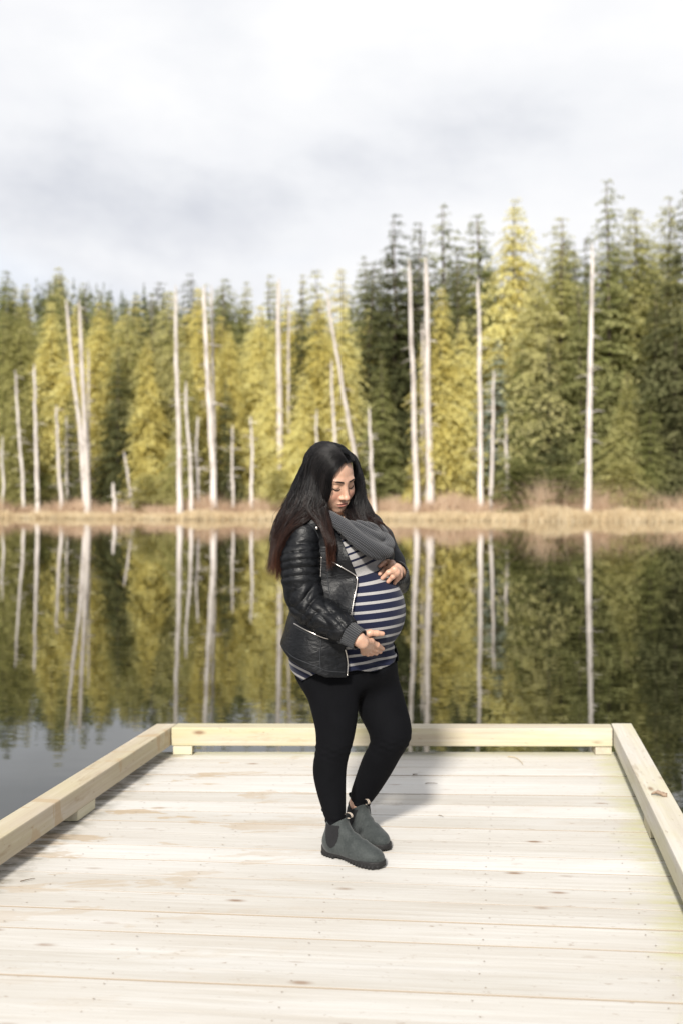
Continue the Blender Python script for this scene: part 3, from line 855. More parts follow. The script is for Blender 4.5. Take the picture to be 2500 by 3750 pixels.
def nets(fn, lo, hi, h):
    """naive surface nets of fn<0 on a grid"""
    lo, hi = np.asarray(lo, float), np.asarray(hi, float)
    n = np.ceil((hi - lo) / h).astype(int) + 1
    ax = [lo[i] + h * np.arange(n[i]) for i in range(3)]
    val = np.empty(n, np.float32)
    YZ = np.stack(np.meshgrid(ax[1], ax[2], indexing='ij'), -1).reshape(-1, 2).astype(np.float32)
    step = max(1, int(400000 / len(YZ)))
    for i in range(0, n[0], step):
        xs = ax[0][i:i + step].astype(np.float32)
        P = np.concatenate([np.repeat(xs, len(YZ))[:, None], np.tile(YZ, (len(xs), 1))], 1)
        val[i:i + step] = fn(P).reshape(len(xs), n[1], n[2])
    ins = val < 0
    c = np.zeros(n - 1, np.int8)
    for a in (0, 1):
        for b in (0, 1):
            for g in (0, 1):
                c += ins[a:n[0] - 1 + a, b:n[1] - 1 + b, g:n[2] - 1 + g]
    act = (c > 0) & (c < 8)
    ids = np.full(n - 1, -1, np.int64); ci = np.argwhere(act); ids[act] = np.arange(len(ci))
    acc = np.zeros((len(ci), 3)); cnt = np.zeros(len(ci))
    corners = [(a, b, g) for a in (0, 1) for b in (0, 1) for g in (0, 1)]
    for A in corners:
        for ax_ in range(3):
            if A[ax_] == 0:
                B = list(A); B[ax_] = 1
                va = val[ci[:, 0] + A[0], ci[:, 1] + A[1], ci[:, 2] + A[2]]
                vb = val[ci[:, 0] + B[0], ci[:, 1] + B[1], ci[:, 2] + B[2]]
                m = (va < 0) != (vb < 0)
                t = np.where(m, va / np.where(m, va - vb, 1), 0)
                pt = np.array(A, float) + np.outer(t, np.array(B) - np.array(A))
                acc[m] += pt[m]; cnt[m] += 1
    V = lo + (ci + acc / cnt[:, None]) * h
    Q = []
    for ax_ in range(3):
        o1, o2 = [i for i in range(3) if i != ax_]
        sl0 = [slice(1, -1)] * 3; sl0[ax_] = slice(0, -1)
        sl1 = [slice(1, -1)] * 3; sl1[ax_] = slice(1, None)
        a, b = ins[tuple(sl0)], ins[tuple(sl1)]
        e = np.argwhere(a != b)
        if not len(e): continue
        base = e.copy(); base[:, o1] += 1; base[:, o2] += 1
        inside = ins[base[:, 0], base[:, 1], base[:, 2]]
        def cell(d1, d2):
            c_ = base.copy(); c_[:, o1] += d1; c_[:, o2] += d2
            return ids[c_[:, 0], c_[:, 1], c_[:, 2]]
        q = np.stack([cell(-1, -1), cell(0, -1), cell(0, 0), cell(-1, 0)], 1)
        flip = inside if ax_ != 1 else ~inside
        q[~flip] = q[~flip][:, ::-1]
        Q.append(q)
    Q = np.concatenate(Q)
    return V, Q[(Q >= 0).all(1)]

def sdf_mesh(name, fn, lo, hi, h, relax=0):
    v, q = nets(fn, lo, hi, h)
    return v, q

def clean(v, q, keep):
    """keep faces by mask, drop loose vertices"""
    q = q[keep]; used = np.zeros(len(v), bool); used[q.ravel()] = True
    m = np.cumsum(used) - 1
    return v[used], m[q], used

def cast(fn, X, Y, d0=3.3, d1=4.25, n=400):
    """first hit of the camera-side rays through photo pixels on the implicit surface"""
    X = np.atleast_1d(np.asarray(X, float)); Y = np.atleast_1d(np.asarray(Y, float))
    ds = np.linspace(d0, d1, n)
    P = np.stack([(X[:, None] - 1250) * ds / F_PX, np.broadcast_to(ds, (len(X), n)), CAM_H - (Y[:, None] - HORIZON) * ds / F_PX], -1)
    v = fn(P.reshape(-1, 3).astype(np.float32)).reshape(len(X), n)
    hit = v < 0; i = np.argmax(hit, 1); ok = hit.any(1)
    i = np.clip(i, 1, n - 1); r = np.arange(len(X))
    va, vb = v[r, i - 1], v[r, i]
    d = ds[i - 1] + (ds[1] - ds[0]) * np.clip(va / (va - vb + 1e-9), 0, 1)
    d = np.where(ok, d, np.nan)
    return d

def grad(fn, P, e=0.002):
    P = np.asarray(P, np.float32); G = []
    for i in range(3):
        o = np.zeros(3, np.float32); o[i] = e
        G.append(fn(P + o) - fn(P - o))
    G = np.stack(G, 1); return G / (np.linalg.norm(G, axis=1, keepdims=True) + 1e-9)

def pxz(y, d): return CAM_H - (y - HORIZON) * d / F_PX

# ------------------------------------------------------------------ the woman: shapes
FWD = np.array([0.766, -0.643, 0.0]); LFT = np.array([0.643, 0.766, 0.0])
BODY_ANG = math.atan2(LFT[1], LFT[0])
RB = np.stack([LFT, FWD, np.array([0, 0, 1.0])], 1)          # columns: her left, forward, up

def col_from(rows, ang=BODY_ANG):
    """rows: py, centre px, depth, half width along her left, half depth along forward"""
    z, cx, cy, ra, rb = [], [], [], [], []
    for (y, x, d, a, b) in rows:
        P = px(x, y, d); z.append(P[2]); cx.append(P[0]); cy.append(P[1]); ra.append(a); rb.append(b)
    i = np.argsort(z)
    return [np.array(v, np.float32)[i] for v in (z, cx, cy, ra, rb)]

def col_edges(rows, ):
    """rows: py, left px, right px, depth, half depth"""
    z, cx, cy, ra, rb = [], [], [], [], []
    for (y, l, r_, d, b) in rows:
        P = px(0.5 * (l + r_), y, d); z.append(P[2]); cx.append(P[0]); cy.append(P[1]); ra.append((r_ - l) * 0.5 * d / F_PX); rb.append(b)
    i = np.argsort(z)
    zz = np.array(z)[i]; t = np.linspace(zz[0], zz[-1], 80)
    out = [t.astype(np.float32)]
    for v in (cx, cy, ra, rb):
        w = np.interp(t, zz, np.array(v)[i])
        kx = np.ones(7) / 7; w2 = np.convolve(np.pad(w, 3, mode='edge'), kx, 'valid')
        out.append(w2.astype(np.float32))
    return out

TORSO = col_from([(1880, 1232, 3.93, .060, .055), (1905, 1238, 3.93, .100, .070), (1935, 1247, 3.93, .150, .090), (1980, 1254, 3.92, .165, .108),
                  (2040, 1262, 3.92, .165, .120), (2110, 1262, 3.92, .160, .122), (2200, 1262, 3.92, .165, .125), (2300, 1262, 3.92, .178, .130),
                  (2400, 1268, 3.92, .188, .135), (2500, 1276, 3.93, .180, .130)])
AX = px(1262, 2100, 3.92)
def at_body(y, f, l, d=3.92, cx=1262):
    P = px(cx, y, d); return P + FWD * f + LFT * l
BELLY_C = np.array([0.082, 3.862, pxz(2235, 3.862)])

def sdf_shirt(p):
    d = s_column(p, *TORSO, ang=BODY_ANG)
    d = smin(d, s_ell(p, BELLY_C, (.162, .168, .172), RB), .05)
    for sgn in (-1, 1):
        d = smin(d, s_ell(p, at_body(2035, .088, .075 * sgn), (.070, .062, .070), RB), .04)
    d = smin(d, s_ell(p, px(1196, 2405, 3.94), (.165, .135, .135), RB), .05)
    # thigh fronts push the lower hem out on her left
    d = smin(d, s_ell(p, px(1385, 2425, 3.93), (.070, .070, .11), RB), .045)
    return d

LEG_N = col_edges([(2400, 1098, 1310, 3.88, .10), (2440, 1100, 1312, 3.88, .098), (2505, 1111, 1314, 3.87, .094), (2581, 1134, 1311, 3.86, .086), (2617, 1142, 1310, 3.855, .082),
                   (2653, 1152, 1305, 3.85, .077), (2690, 1157, 1299, 3.845, .072), (2714, 1158, 1294, 3.84, .069), (2740, 1156, 1286, 3.84, .066), (2761, 1153, 1279, 3.845, .064),
                   (2797, 1146, 1270, 3.85, .063), (2830, 1145, 1267, 3.85, .062), (2870, 1152, 1266, 3.85, .058), (2924, 1166, 1266, 3.845, .051), (2978, 1184, 1266, 3.84, .045),
                   (3014, 1193, 1263, 3.84, .041), (3044, 1202, 1262, 3.838, .039)])
LEG_F = col_edges([(2400, 1285, 1442, 3.99, .09), (2440, 1290, 1446, 3.99, .09), (2508, 1298, 1466, 3.98, .088), (2581, 1305, 1486, 3.965, .082), (2617, 1312, 1497, 3.955, .079),
                   (2653, 1333, 1505, 3.945, .075), (2689, 1351, 1508, 3.94, .070), (2714, 1358, 1502, 3.945, .068), (2740, 1346, 1488, 3.955, .066), (2761, 1332, 1471, 3.965, .064),
                   (2800, 1317, 1450, 3.98, .062), (2834, 1305, 1431, 3.995, .059), (2870, 1293, 1408, 4.01, .054), (2906, 1281, 1384, 4.025, .048), (2946, 1283, 1352, 4.035, .037), (2975, 1290, 1338, 4.04, .034)])
def sdf_leggings(p):
    a = s_column(p, *LEG_N); b = s_column(p, *LEG_F)
    d = smin(a, b, .012)
    hip = smin(s_ell(p, px(1200, 2420, 3.94), (.155, .125, .135), RB), s_ell(p, px(1340, 2440, 3.93), (.12, .105, .10), RB), .05)
    d = smin(d, hip, .05)
    # creases behind the knees and at the near calf
    w = 0.0011 * np.sin(p[:, 2] * 210 + p[:, 0] * 80) * np.exp(-((p[:, 2] - pxz(2745, 3.85)) / .035) ** 2)
    w += 0.0008 * np.sin(p[:, 2] * 260 - p[:, 0] * 90) * np.exp(-((p[:, 2] - pxz(2720, 3.95)) / .025) ** 2)
    above = p[:, 2] > hem_z(p[:, 0], SHIRT_HEM) - .008
    d = np.where(above, np.maximum(d, sdf_shirt(p) + .005), d)
    w += 0.0022 * np.sin(p[:, 2] * 240 + 30 * p[:, 0]) * np.exp(-((p[:, 2] - pxz(3005, 3.84)) / .025) ** 2)
    return d + w

JBACK = col_edges([(1985, 1100, 1260, 3.90, .120), (2060, 1092, 1270, 3.90, .135), (2150, 1080, 1280, 3.905, .150), (2230, 1063, 1290, 3.905, .165),
                   (2287, 1046, 1300, 3.905, .178), (2340, 1030, 1305, 3.905, .188), (2380, 1023, 1305, 3.905, .192), (2440, 1030, 1305, 3.905, .195), (2500, 1035, 1305, 3.905, .195)])
def sdf_jacket_solid(p):
    d = sdf_shirt(p) - .014
    b = s_column(p, *JBACK)
    d = smin(d, b, .05)
    sh = s_chain(p, [px(1150, 1925, 3.80), px(1245, 1905, 3.92), px(1350, 1930, 4.03)], [.062, .068, .060], .03)
    d = smin(d, sh, .04)
    # soft folds
    d = d + .0035 * lumps(p, 9, 9, 26, 3) * np.clip((1.25 - p[:, 2]) * 4, .3, 1)
    return d

FRONT_EDGE = np.array([(1880, 1205), (1905, 1212), (1960, 1236), (1992, 1252), (2057, 1281), (2095, 1298), (2112, 1305), (2125, 1307), (2153, 1304), (2191, 1296), (2264, 1283), (2340, 1271), (2377, 1266), (2398, 1268), (2432, 1273), (2473, 1271), (2520, 1270)], float)
HEM = np.array([(1000, 2362), (1025, 2374), (1065, 2413), (1103, 2432), (1164, 2455), (1195, 2468), (1268, 2473), (1330, 2470), (1500, 2440)], float)
SHIRT_HEM = np.array([(1040, 2450), (1075, 2480), (1105, 2502), (1135, 2478), (1165, 2458), (1310, 2453), (1345, 2462), (1372, 2466), (1400, 2458), (1447, 2440), (1480, 2432)], float)
def edge_x(z, d=3.73):
    y = HORIZON + (CAM_H - z) * F_PX / d
    return (np.interp(y, FRONT_EDGE[:, 0], FRONT_EDGE[:, 1]) - 1250) * d / F_PX
def hem_z(x, tab, d=3.8):
    X = 1250 + x * F_PX / d
    return CAM_H - (np.interp(X, tab[:, 0], tab[:, 1]) - HORIZON) * d / F_PX

def sdf_jacket(p):
    o = sdf_jacket_solid(p)
    d = smax(o, -(o + .011), .003)
    xe = edge_x(p[:, 2]).astype(np.float32)
    near = p[:, 0] - xe
    lcoord = (p[:, :2] - AX[:2].astype(np.float32)) @ LFT[:2].astype(np.float32)
    far = np.where(p[:, 2] > pxz(2070, 3.9), .06, .158) - lcoord
    d = smax(d, np.minimum(near, far), .004)
    d = smax(d, (hem_z(p[:, 0], HEM) - p[:, 2]).astype(np.float32), .004)
    return d

def sdf_shirt_cut(p):
    o = sdf_shirt(p)
    # bunched folds under the belly
    zz = p[:, 2]
    w = np.exp(-((zz - pxz(2415, 3.85)) / .045) ** 2) * np.clip((p[:, 0] - .0) * 12, 0, 1)
    o = o + .0045 * w * np.sin(zz * 190 - 1.2 * np.sin(p[:, 0] * 22) + p[:, 0] * 18)
    d = smax(o, (hem_z(p[:, 0], SHIRT_HEM) - zz).astype(np.float32), .002)
    d = smax(d, zz - pxz(1925, 3.9), .01)
    return d

# sleeves -------------------------------------------------------------
ARM_N = [px(1140, 1925, 3.815), px(1116, 1962, 3.79), px(1101, 2050, 3.765), px(1103, 2120, 3.76), px(1113, 2180, 3.755), px(1132, 2220, 3.745), px(1185, 2256, 3.715), px(1238, 2290, 3.680), px(1276, 2317, 3.660)]
ARM_NR = [.056, .062, .0715, .070, .067, .064, .060, .054, .0475]
CUFF_N = [px(1268, 2314, 3.665), px(1290, 2328, 3.650), px(1312, 2341, 3.640)]
ARM_F = [px(1352, 1935, 4.03), px(1385, 1975, 4.05), px(1430, 2065, 4.06), px(1452, 2130, 4.03), px(1454, 2115, 3.97), px(1455, 2098, 3.90)]
ARM_FR = [.055, .058, .056, .050, .045, .042]
CUFF_F = [px(1455, 2100, 3.91), px(1453, 2094, 3.87)]
def sdf_sleeve_n(p):
    d = s_chain(p, ARM_N, ARM_NR, .02)
    # padded ribs on the upper arm
    y = HORIZON + (CAM_H - p[:, 2]) * F_PX / 3.77
    X = 1250 + p[:, 0] * F_PX / 3.77
    yy = y - 0.0016 * (X - 1100) ** 2 + 0.10 * (X - 1100)
    m = smooth01((yy - 1955) / 18) * smooth01((2132 - yy) / 14)
    rib = np.abs(np.sin((yy - 1960) * math.pi / 28.5))
    d = d - m * .0075 * (rib ** .40 - .72)
    # folds round the elbow and along the forearm
    e = smooth01((yy - 2125) / 40)
    fold = (1.5 * np.abs(np.sin((yy + 0.75 * (X - 1130)) * .058 + .9 * np.sin(X * .05))) ** .6 - .9) * np.exp(-((X - 1150) / 80) ** 2)
    fold2 = 1.5 * np.abs(np.sin((yy * .35 - X * .8) * .062 + 1.2 * np.sin(yy * .045))) ** .6 - .9
    d = d - e * (.0065 * fold + .0050 * fold2)
    return d
def sdf_sleeve_f(p):
    return s_chain(p, ARM_F, ARM_FR, .02) + .003 * lumps(p, 20, 20, 40, 6)
def cut_ends(d, p, a, n, soft=.003):
    return smax(d, ((p - np.asarray(a, np.float32)) @ np.asarray(n, np.float32)), soft)
def unit(v): v = np.asarray(v, float); return v / np.linalg.norm(v)
CN_DIR = unit(CUFF_N[2] - CUFF_N[0]); CF_DIR = unit(CUFF_F[1] - ARM_F[3])

# head ----------------------------------------------------------------
def head_rot(yaw, pitch, roll):
    cy, sy = math.cos(yaw), math.sin(yaw); cp, sp = math.cos(pitch), math.sin(pitch); cr, sr = math.cos(roll), math.sin(roll)
    Fw, Lf, U = np.array([sy, -cy, 0]), np.array([cy, sy, 0]), np.array([0, 0, 1.])
    F2, U2 = Fw * cp - U * sp, U * cp + Fw * sp
    return np.stack([Lf * cr + U2 * sr, F2, U2 * cr - Lf * sr], 1)
HR = head_rot(math.radians(41.4), math.radians(24.0), math.radians(9.3)); HS = 1.058; HO = np.array([-0.0445, 3.86, 1.4596])
def h2w(q): return (np.asarray(q, float) * HS) @ HR.T + HO
def w2h(p): return ((p - HO.astype(np.float32)) @ HR.astype(np.float32)) / HS

def sdf_head_local(q):
    ax = np.stack([np.abs(q[:, 0]), q[:, 1], q[:, 2]], 1)
    d = s_ell(q, (0, -.012, .032), (.074, .094, .084))
    d = smin(d, s_ell(q, (0, .030, -.020), (.069, .062, .090)), .03)
    d = smin(d, s_ell(q, (0, .042, -.064), (.052, .048, .046)), .025)      # jaw
    d = smin(d, s_ell(q, (0, .076, -.096), (.021, .017, .017)), .018)      # chin
    d = smin(d, s_ell(ax, (.038, .062, -.034), (.026, .024, .025)), .022)  # cheeks
    d = smin(d, s_ell(ax, (.021, .079, .019), (.025, .011, .009)), .014)   # brow
    d = smax(d, -s_ell(ax, (.031, .106, .000), (.017, .018, .011)), .012)  # sockets
    d = smin(d, s_ell(ax, (.031, .0775, -.001), (.0145, .0125, .0125)), .004)  # lowered lids over the eyes
    d = smin(d, s_cone(q, (0, .087, .010), (0, .1065, -.034), .0078, .0100), .012)
    d = smin(d, s_ell(q, (0, .1090, -.0385), (.0125, .0115, .0100)), .006)
    d = smin(d, s_ell(ax, (.0145, .0965, -.0420), (.0086, .0105, .0076)), .005)
    d = smin(d, s_ell(q, (0, .083, -.066), (.027, .014, .021)), .012)      # muzzle
    d = smin(d, s_ell(ax, (.007, .0940, -.0635), (.0170, .0070, .0046)), .003)
    d = smin(d, s_ell(q, (0, .0942, -.0735), (.0190, .0074, .0058)), .003)
    g = np.abs(q[:, 2] + .0677 + .10 * ax[:, 0] * 0.6) 
    groove = .0016 * np.exp(-(g / .0016) ** 2) * (ax[:, 0] < .025) * (q[:, 1] > .07)
    d = d + groove
    d = smax(d, -s_ell(q, (0, .101, -.083), (.014, .008, .0045)), .006)
    d = smin(d, s_ell(ax, (.072, -.006, -.006), (.008, .018, .029)), .006) # ears
    return d
def sdf_head(p): return sdf_head_local(w2h(p)) * HS
def sdf_neck(p): return s_chain(p, [h2w((0, -.02, -.05)), px(1228, 1885, 3.92), px(1245, 1935, 3.93)], [.052, .056, .075], .02)

# hands ---------------------------------------------------------------
def on_belly(pts, lift):
    """pixels -> points resting on the shirt"""
    A = np.array(pts, float)
    d = cast(sdf_shirt, A[:, 0], A[:, 1])
    d = np.where(np.isnan(d), np.nanmean(d) if not np.all(np.isnan(d)) else 3.75, d)
    P = np.stack([(A[:, 0] - 1250) * d / F_PX, d, CAM_H - (A[:, 1] - HORIZON) * d / F_PX], 1)
    P[:, 1] -= np.broadcast_to(lift, len(P))
    k = P[:, 1] / d
    P[:, 0] *= k; P[:, 2] = CAM_H + (P[:, 2] - CAM_H) * k
    return P

def build_hand_fn(wrist, wr, digits, palm_k=.014):
    def fn(p):
        d = None
        for pts, rad, is_thumb in digits:
            e = s_chain(p, pts, rad, .004)
            kn = np.asarray(pts[0]) + np.array([0, -.004, .002]); e = smin(e, s_cone(p, kn, kn + .001, rad[0] * .92, rad[0] * .92), .005)
            kj = np.asarray(pts[1]) + np.array([0, -.0012, 0]); e = smin(e, s_cone(p, kj, kj + .001, rad[1] * 1.03, rad[1] * 1.03), .003)
            d = e if d is None else smin(d, e, .0035)
        palm = None
        for pts, rad, is_thumb in digits:
            e = s_chain(p, [wrist[-1], pts[0]], [wr[-1] * .72, rad[0] * 1.18], .01)
            palm = e if palm is None else smin(palm, e, palm_k)
        d = smin(d, palm, .007)
        d = smin(d, s_chain(p, wrist, wr, .01), .014)
        return d
    return fn

def digit(pts, rad, lift, thumb=False):
    P = on_belly(pts, lift); return (P, rad, thumb)
HN_DIG = [
    digit([(1328, 2326), (1354, 2318), (1379, 2319), (1399, 2321)], [.0150, .0120, .0108, .0090], [.022, .014, .010, .009], True),
    digit([(1356, 2350), (1379, 2362), (1400, 2376)], [.0118, .0100, .0080], [.024, .013, .007]),
    digit([(1352, 2367), (1373, 2378), (1391, 2387)], [.0118, .0100, .0082], [.026, .014, .007]),
    digit([(1343, 2380), (1361, 2389), (1377, 2393)], [.0115, .0095, .0080], [.024, .012, .006]),
    digit([(1332, 2388), (1346, 2395), (1360, 2396)], [.0108, .0086, .0072], [.022, .012, .004]),
]
HN_WR = [CUFF_N[1], px(1311, 2340, 3.640), px(1326, 2354, 3.645)]
sdf_hand_n = build_hand_fn(HN_WR, [.027, .0255, .0205], HN_DIG, .009)
HF_DIG = [
    digit([(1433, 2064), (1417, 2057), (1402, 2064), (1390, 2074)], [.0115, .0100, .0092, .0080], [.026, .018, .014, .010], True),
    digit([(1431, 2076), (1410, 2083), (1390, 2102)], [.0112, .0096, .0080], [.026, .022, .010]),
    digit([(1442, 2086), (1420, 2097), (1399, 2117)], [.0112, .0098, .0082], [.026, .022, .010]),
    digit([(1451, 2098), (1436, 2112), (1420, 2130)], [.0108, .0094, .0078], [.024, .020, .010]),
    digit([(1460, 2110), (1452, 2122), (1443, 2136)], [.0100, .0086, .0072], [.022, .018, .010]),
]
HF_WR = [CUFF_F[0], 0.5 * (CUFF_F[1] + HF_DIG[2][0][0])]
sdf_hand_f = build_hand_fn(HF_WR, [.026, .026], HF_DIG)

# ------------------------------------------------------------------ materials
def skin_mat():
    m = NT('skin')
    v = m.coord('Object')
    n = m.noise(v, 70, 5, .65)
    c = m.ramp(n, [(0.3, (0.425, 0.250, 0.172)), (0.7, (0.50, 0.308, 0.218))])
    c = m.mix(m.attr('blush'), c, (0.56, 0.25, 0.175))
    c = m.mix(m.attr('lip'), c, (0.37, 0.150, 0.115))
    c = m.mix(m.attr('scalp'), c, (0.012, 0.010, 0.010))
    m.principled(c, 0.48, m.bump(m.noise(v, 500, 2), 0.06, 0.002), Subsurface_Weight=0.12, Subsurface_Radius=(0.012, 0.005, 0.003), Subsurface_Scale=0.6)
    return m.m
def leather_mat(name='black_leather'):
    m = NT(name)
    v = m.coord('Object')
    fine = m.noise(v, 330, 3, 0.6)
    fold = m.noise(m.coord('Object', scale=(1, 1, 2.2)), 24, 3, 0.55, 0.8)
    wear = m.noise(v, 60, 4, 0.65)
    b1 = m.bump(fold, 0.45, 0.008)
    b2 = m.bump(fine, 0.22, 0.0012, b1)
    c = m.ramp(wear, [(0.35, (0.0025, 0.0028, 0.0036)), (0.75, (0.0065, 0.0072, 0.0088))])
    m.principled(c, m.ramp(wear, [(0.3, 0.38), (0.8, 0.55)]), b2, Specular_IOR_Level=0.22)
    return m.m
def knit_mat(name, a, b, su, sv, axis=(1, 1, 1)):
    m = NT(name)
    u, w = m.attr('ku'), m.attr('kv')
    row = m.math('SINE', m.math('MULTIPLY', w, sv))
    st = m.math('SINE', m.math('MULTIPLY_ADD', u, su, m.math('MULTIPLY', m.math('ABSOLUTE', row), 1.6)))
    hgt = m.math('MULTIPLY', m.math('MULTIPLY_ADD', row, 0.5, 0.5), m.math('MULTIPLY_ADD', st, 0.5, 0.5))
    n = m.noise(m.coord('Object'), 260, 3)
    hh = m.math('ADD', hgt, m.math('MULTIPLY', n, 0.35))
    c = m.ramp(hh, [(0.2, a), (0.85, b)])
    m.principled(c, 0.95, m.bump(hh, 0.8, 0.003), Sheen_Weight=0.15)
    return m.m
def fabric_mat(name, c0, c1, scale=400, rough=0.9, bump=0.12, sheen=0.1, spec=0.25):
    m = NT(name)
    v = m.coord('Object')
    n = m.noise(v, scale, 3)
    big = m.noise(v, 14, 3)
    c = m.ramp(m.math('ADD', m.math('MULTIPLY', n, .5), m.math('MULTIPLY', big, .5)), [(0.3, c0), (0.7, c1)])
    m.principled(c, rough, m.bump(n, bump, 0.001), Sheen_Weight=sheen, Specular_IOR_Level=spec)
    return m.m
def shirt_mat():
    m = NT('striped_jersey')
    v = m.attr('stripe')                      # metres down the front, 0 where the wide navy bands start
    n = m.noise(m.coord('Object'), 420, 3)
    low = m.math('FRACT', m.math('DIVIDE', v, 0.0335))
    light_low = m.math('LESS_THAN', low, 0.31)
    up = m.math('FRACT', m.math('DIVIDE', v, 0.0285))
    light_up = m.math('GREATER_THAN', up, 0.30)
    tail = m.math('FRACT', m.math('DIVIDE', v, 0.0270))
    sel = m.math('LESS_THAN', v, 0.0)
    light = m.math('ADD', m.math('MULTIPLY', sel, light_up), m.math('MULTIPLY', m.math('SUBTRACT', 1.0, sel), light_low))
    grey = m.ramp(n, [(0.3, (0.215, 0.209, 0.208)), (0.7, (0.305, 0.296, 0.292))])
    navy = m.ramp(n, [(0.3, (0.0040, 0.0055, 0.0185)), (0.7, (0.0075, 0.0105, 0.031))])
    m.principled(m.mix(light, navy, grey), 0.9, m.bump(n, 0.12, 0.001), Sheen_Weight=0.08, Specular_IOR_Level=0.2)
    return m.m
def hair_mat():
    m = NT('dark_hair')
    t = m.attr('along')
    n = m.attr('tint')
    root = m.ramp(n, [(0.0, (0.0022, 0.0020, 0.0023)), (1.0, (0.0140, 0.0115, 0.0112))])
    tip = m.ramp(n, [(0.0, (0.020, 0.0065, 0.0035)), (1.0, (0.105, 0.034, 0.013))])
    f = m.ramp(t, [(0.50, 0.0), (0.74, 0.22), (1.0, 0.85)])
    m.principled(m.mix(f, root, tip), 0.36, Specular_IOR_Level=0.22)
    return m.m
def metal_mat():
    m = NT('zip_metal'); m.principled((0.62, 0.58, 0.54), 0.30, Metallic=1.0); return m.m

M_SKIN, M_LEATHER, M_SHIRT, M_HAIR, M_METAL = skin_mat(), leather_mat(), shirt_mat(), hair_mat(), metal_mat()
M_LEGGING = fabric_mat('black_legging_jersey', (0.0014, 0.0015, 0.0022), (0.0030, 0.0032, 0.0044), 500, 0.85, 0.1, 0.0, 0.10)
M_CUFF = knit_mat('ribbed_cuff', (0.008, 0.0085, 0.010), (0.032, 0.034, 0.038), 0.0, 1.0)
M_SCARF = knit_mat('grey_knit', (0.008, 0.0087, 0.011), (0.062, 0.064, 0.073), 950.0, 900.0)
M_BOOT = fabric_mat('grey_nubuck', (0.017, 0.021, 0.021), (0.046, 0.052, 0.051), 160, 0.72, 0.2, 0.1)
M_SOLE = fabric_mat('black_rubber', (0.006, 0.006, 0.0065), (0.022, 0.021, 0.021), 300, 0.6, 0.5, 0.0)
M_ELASTIC = fabric_mat('black_elastic', (0.006, 0.006, 0.0065), (0.013, 0.013, 0.0145), 300, 0.9, 0.2, 0.05)
M_DARK = fabric_mat('brow_hair', (0.010, 0.007, 0.006), (0.022, 0.015, 0.012), 600, 0.6, 0.1, 0.0)
M_STITCH = fabric_mat('seam_thread', (0.010, 0.011, 0.013), (0.03, 0.032, 0.036), 600, 0.6, 0.1, 0.0)
M_TAB_W = fabric_mat('tab_lining', (0.42, 0.35, 0.28), (0.58, 0.50, 0.42), 300, 0.9, 0.1, 0.0)

WOMAN = empty('person', (float(AX[0]), float(AX[1]), 0.0))
tag(WOMAN, 'pregnant woman in a black leather jacket and striped top looking down at her belly', 'person')
def wchild(name, me, mat, parent=None, smooth=True):
    o = add(name, me, mat, parent or WOMAN, smooth)
    if parent is None:
        o.location = -WOMAN.location
    return o

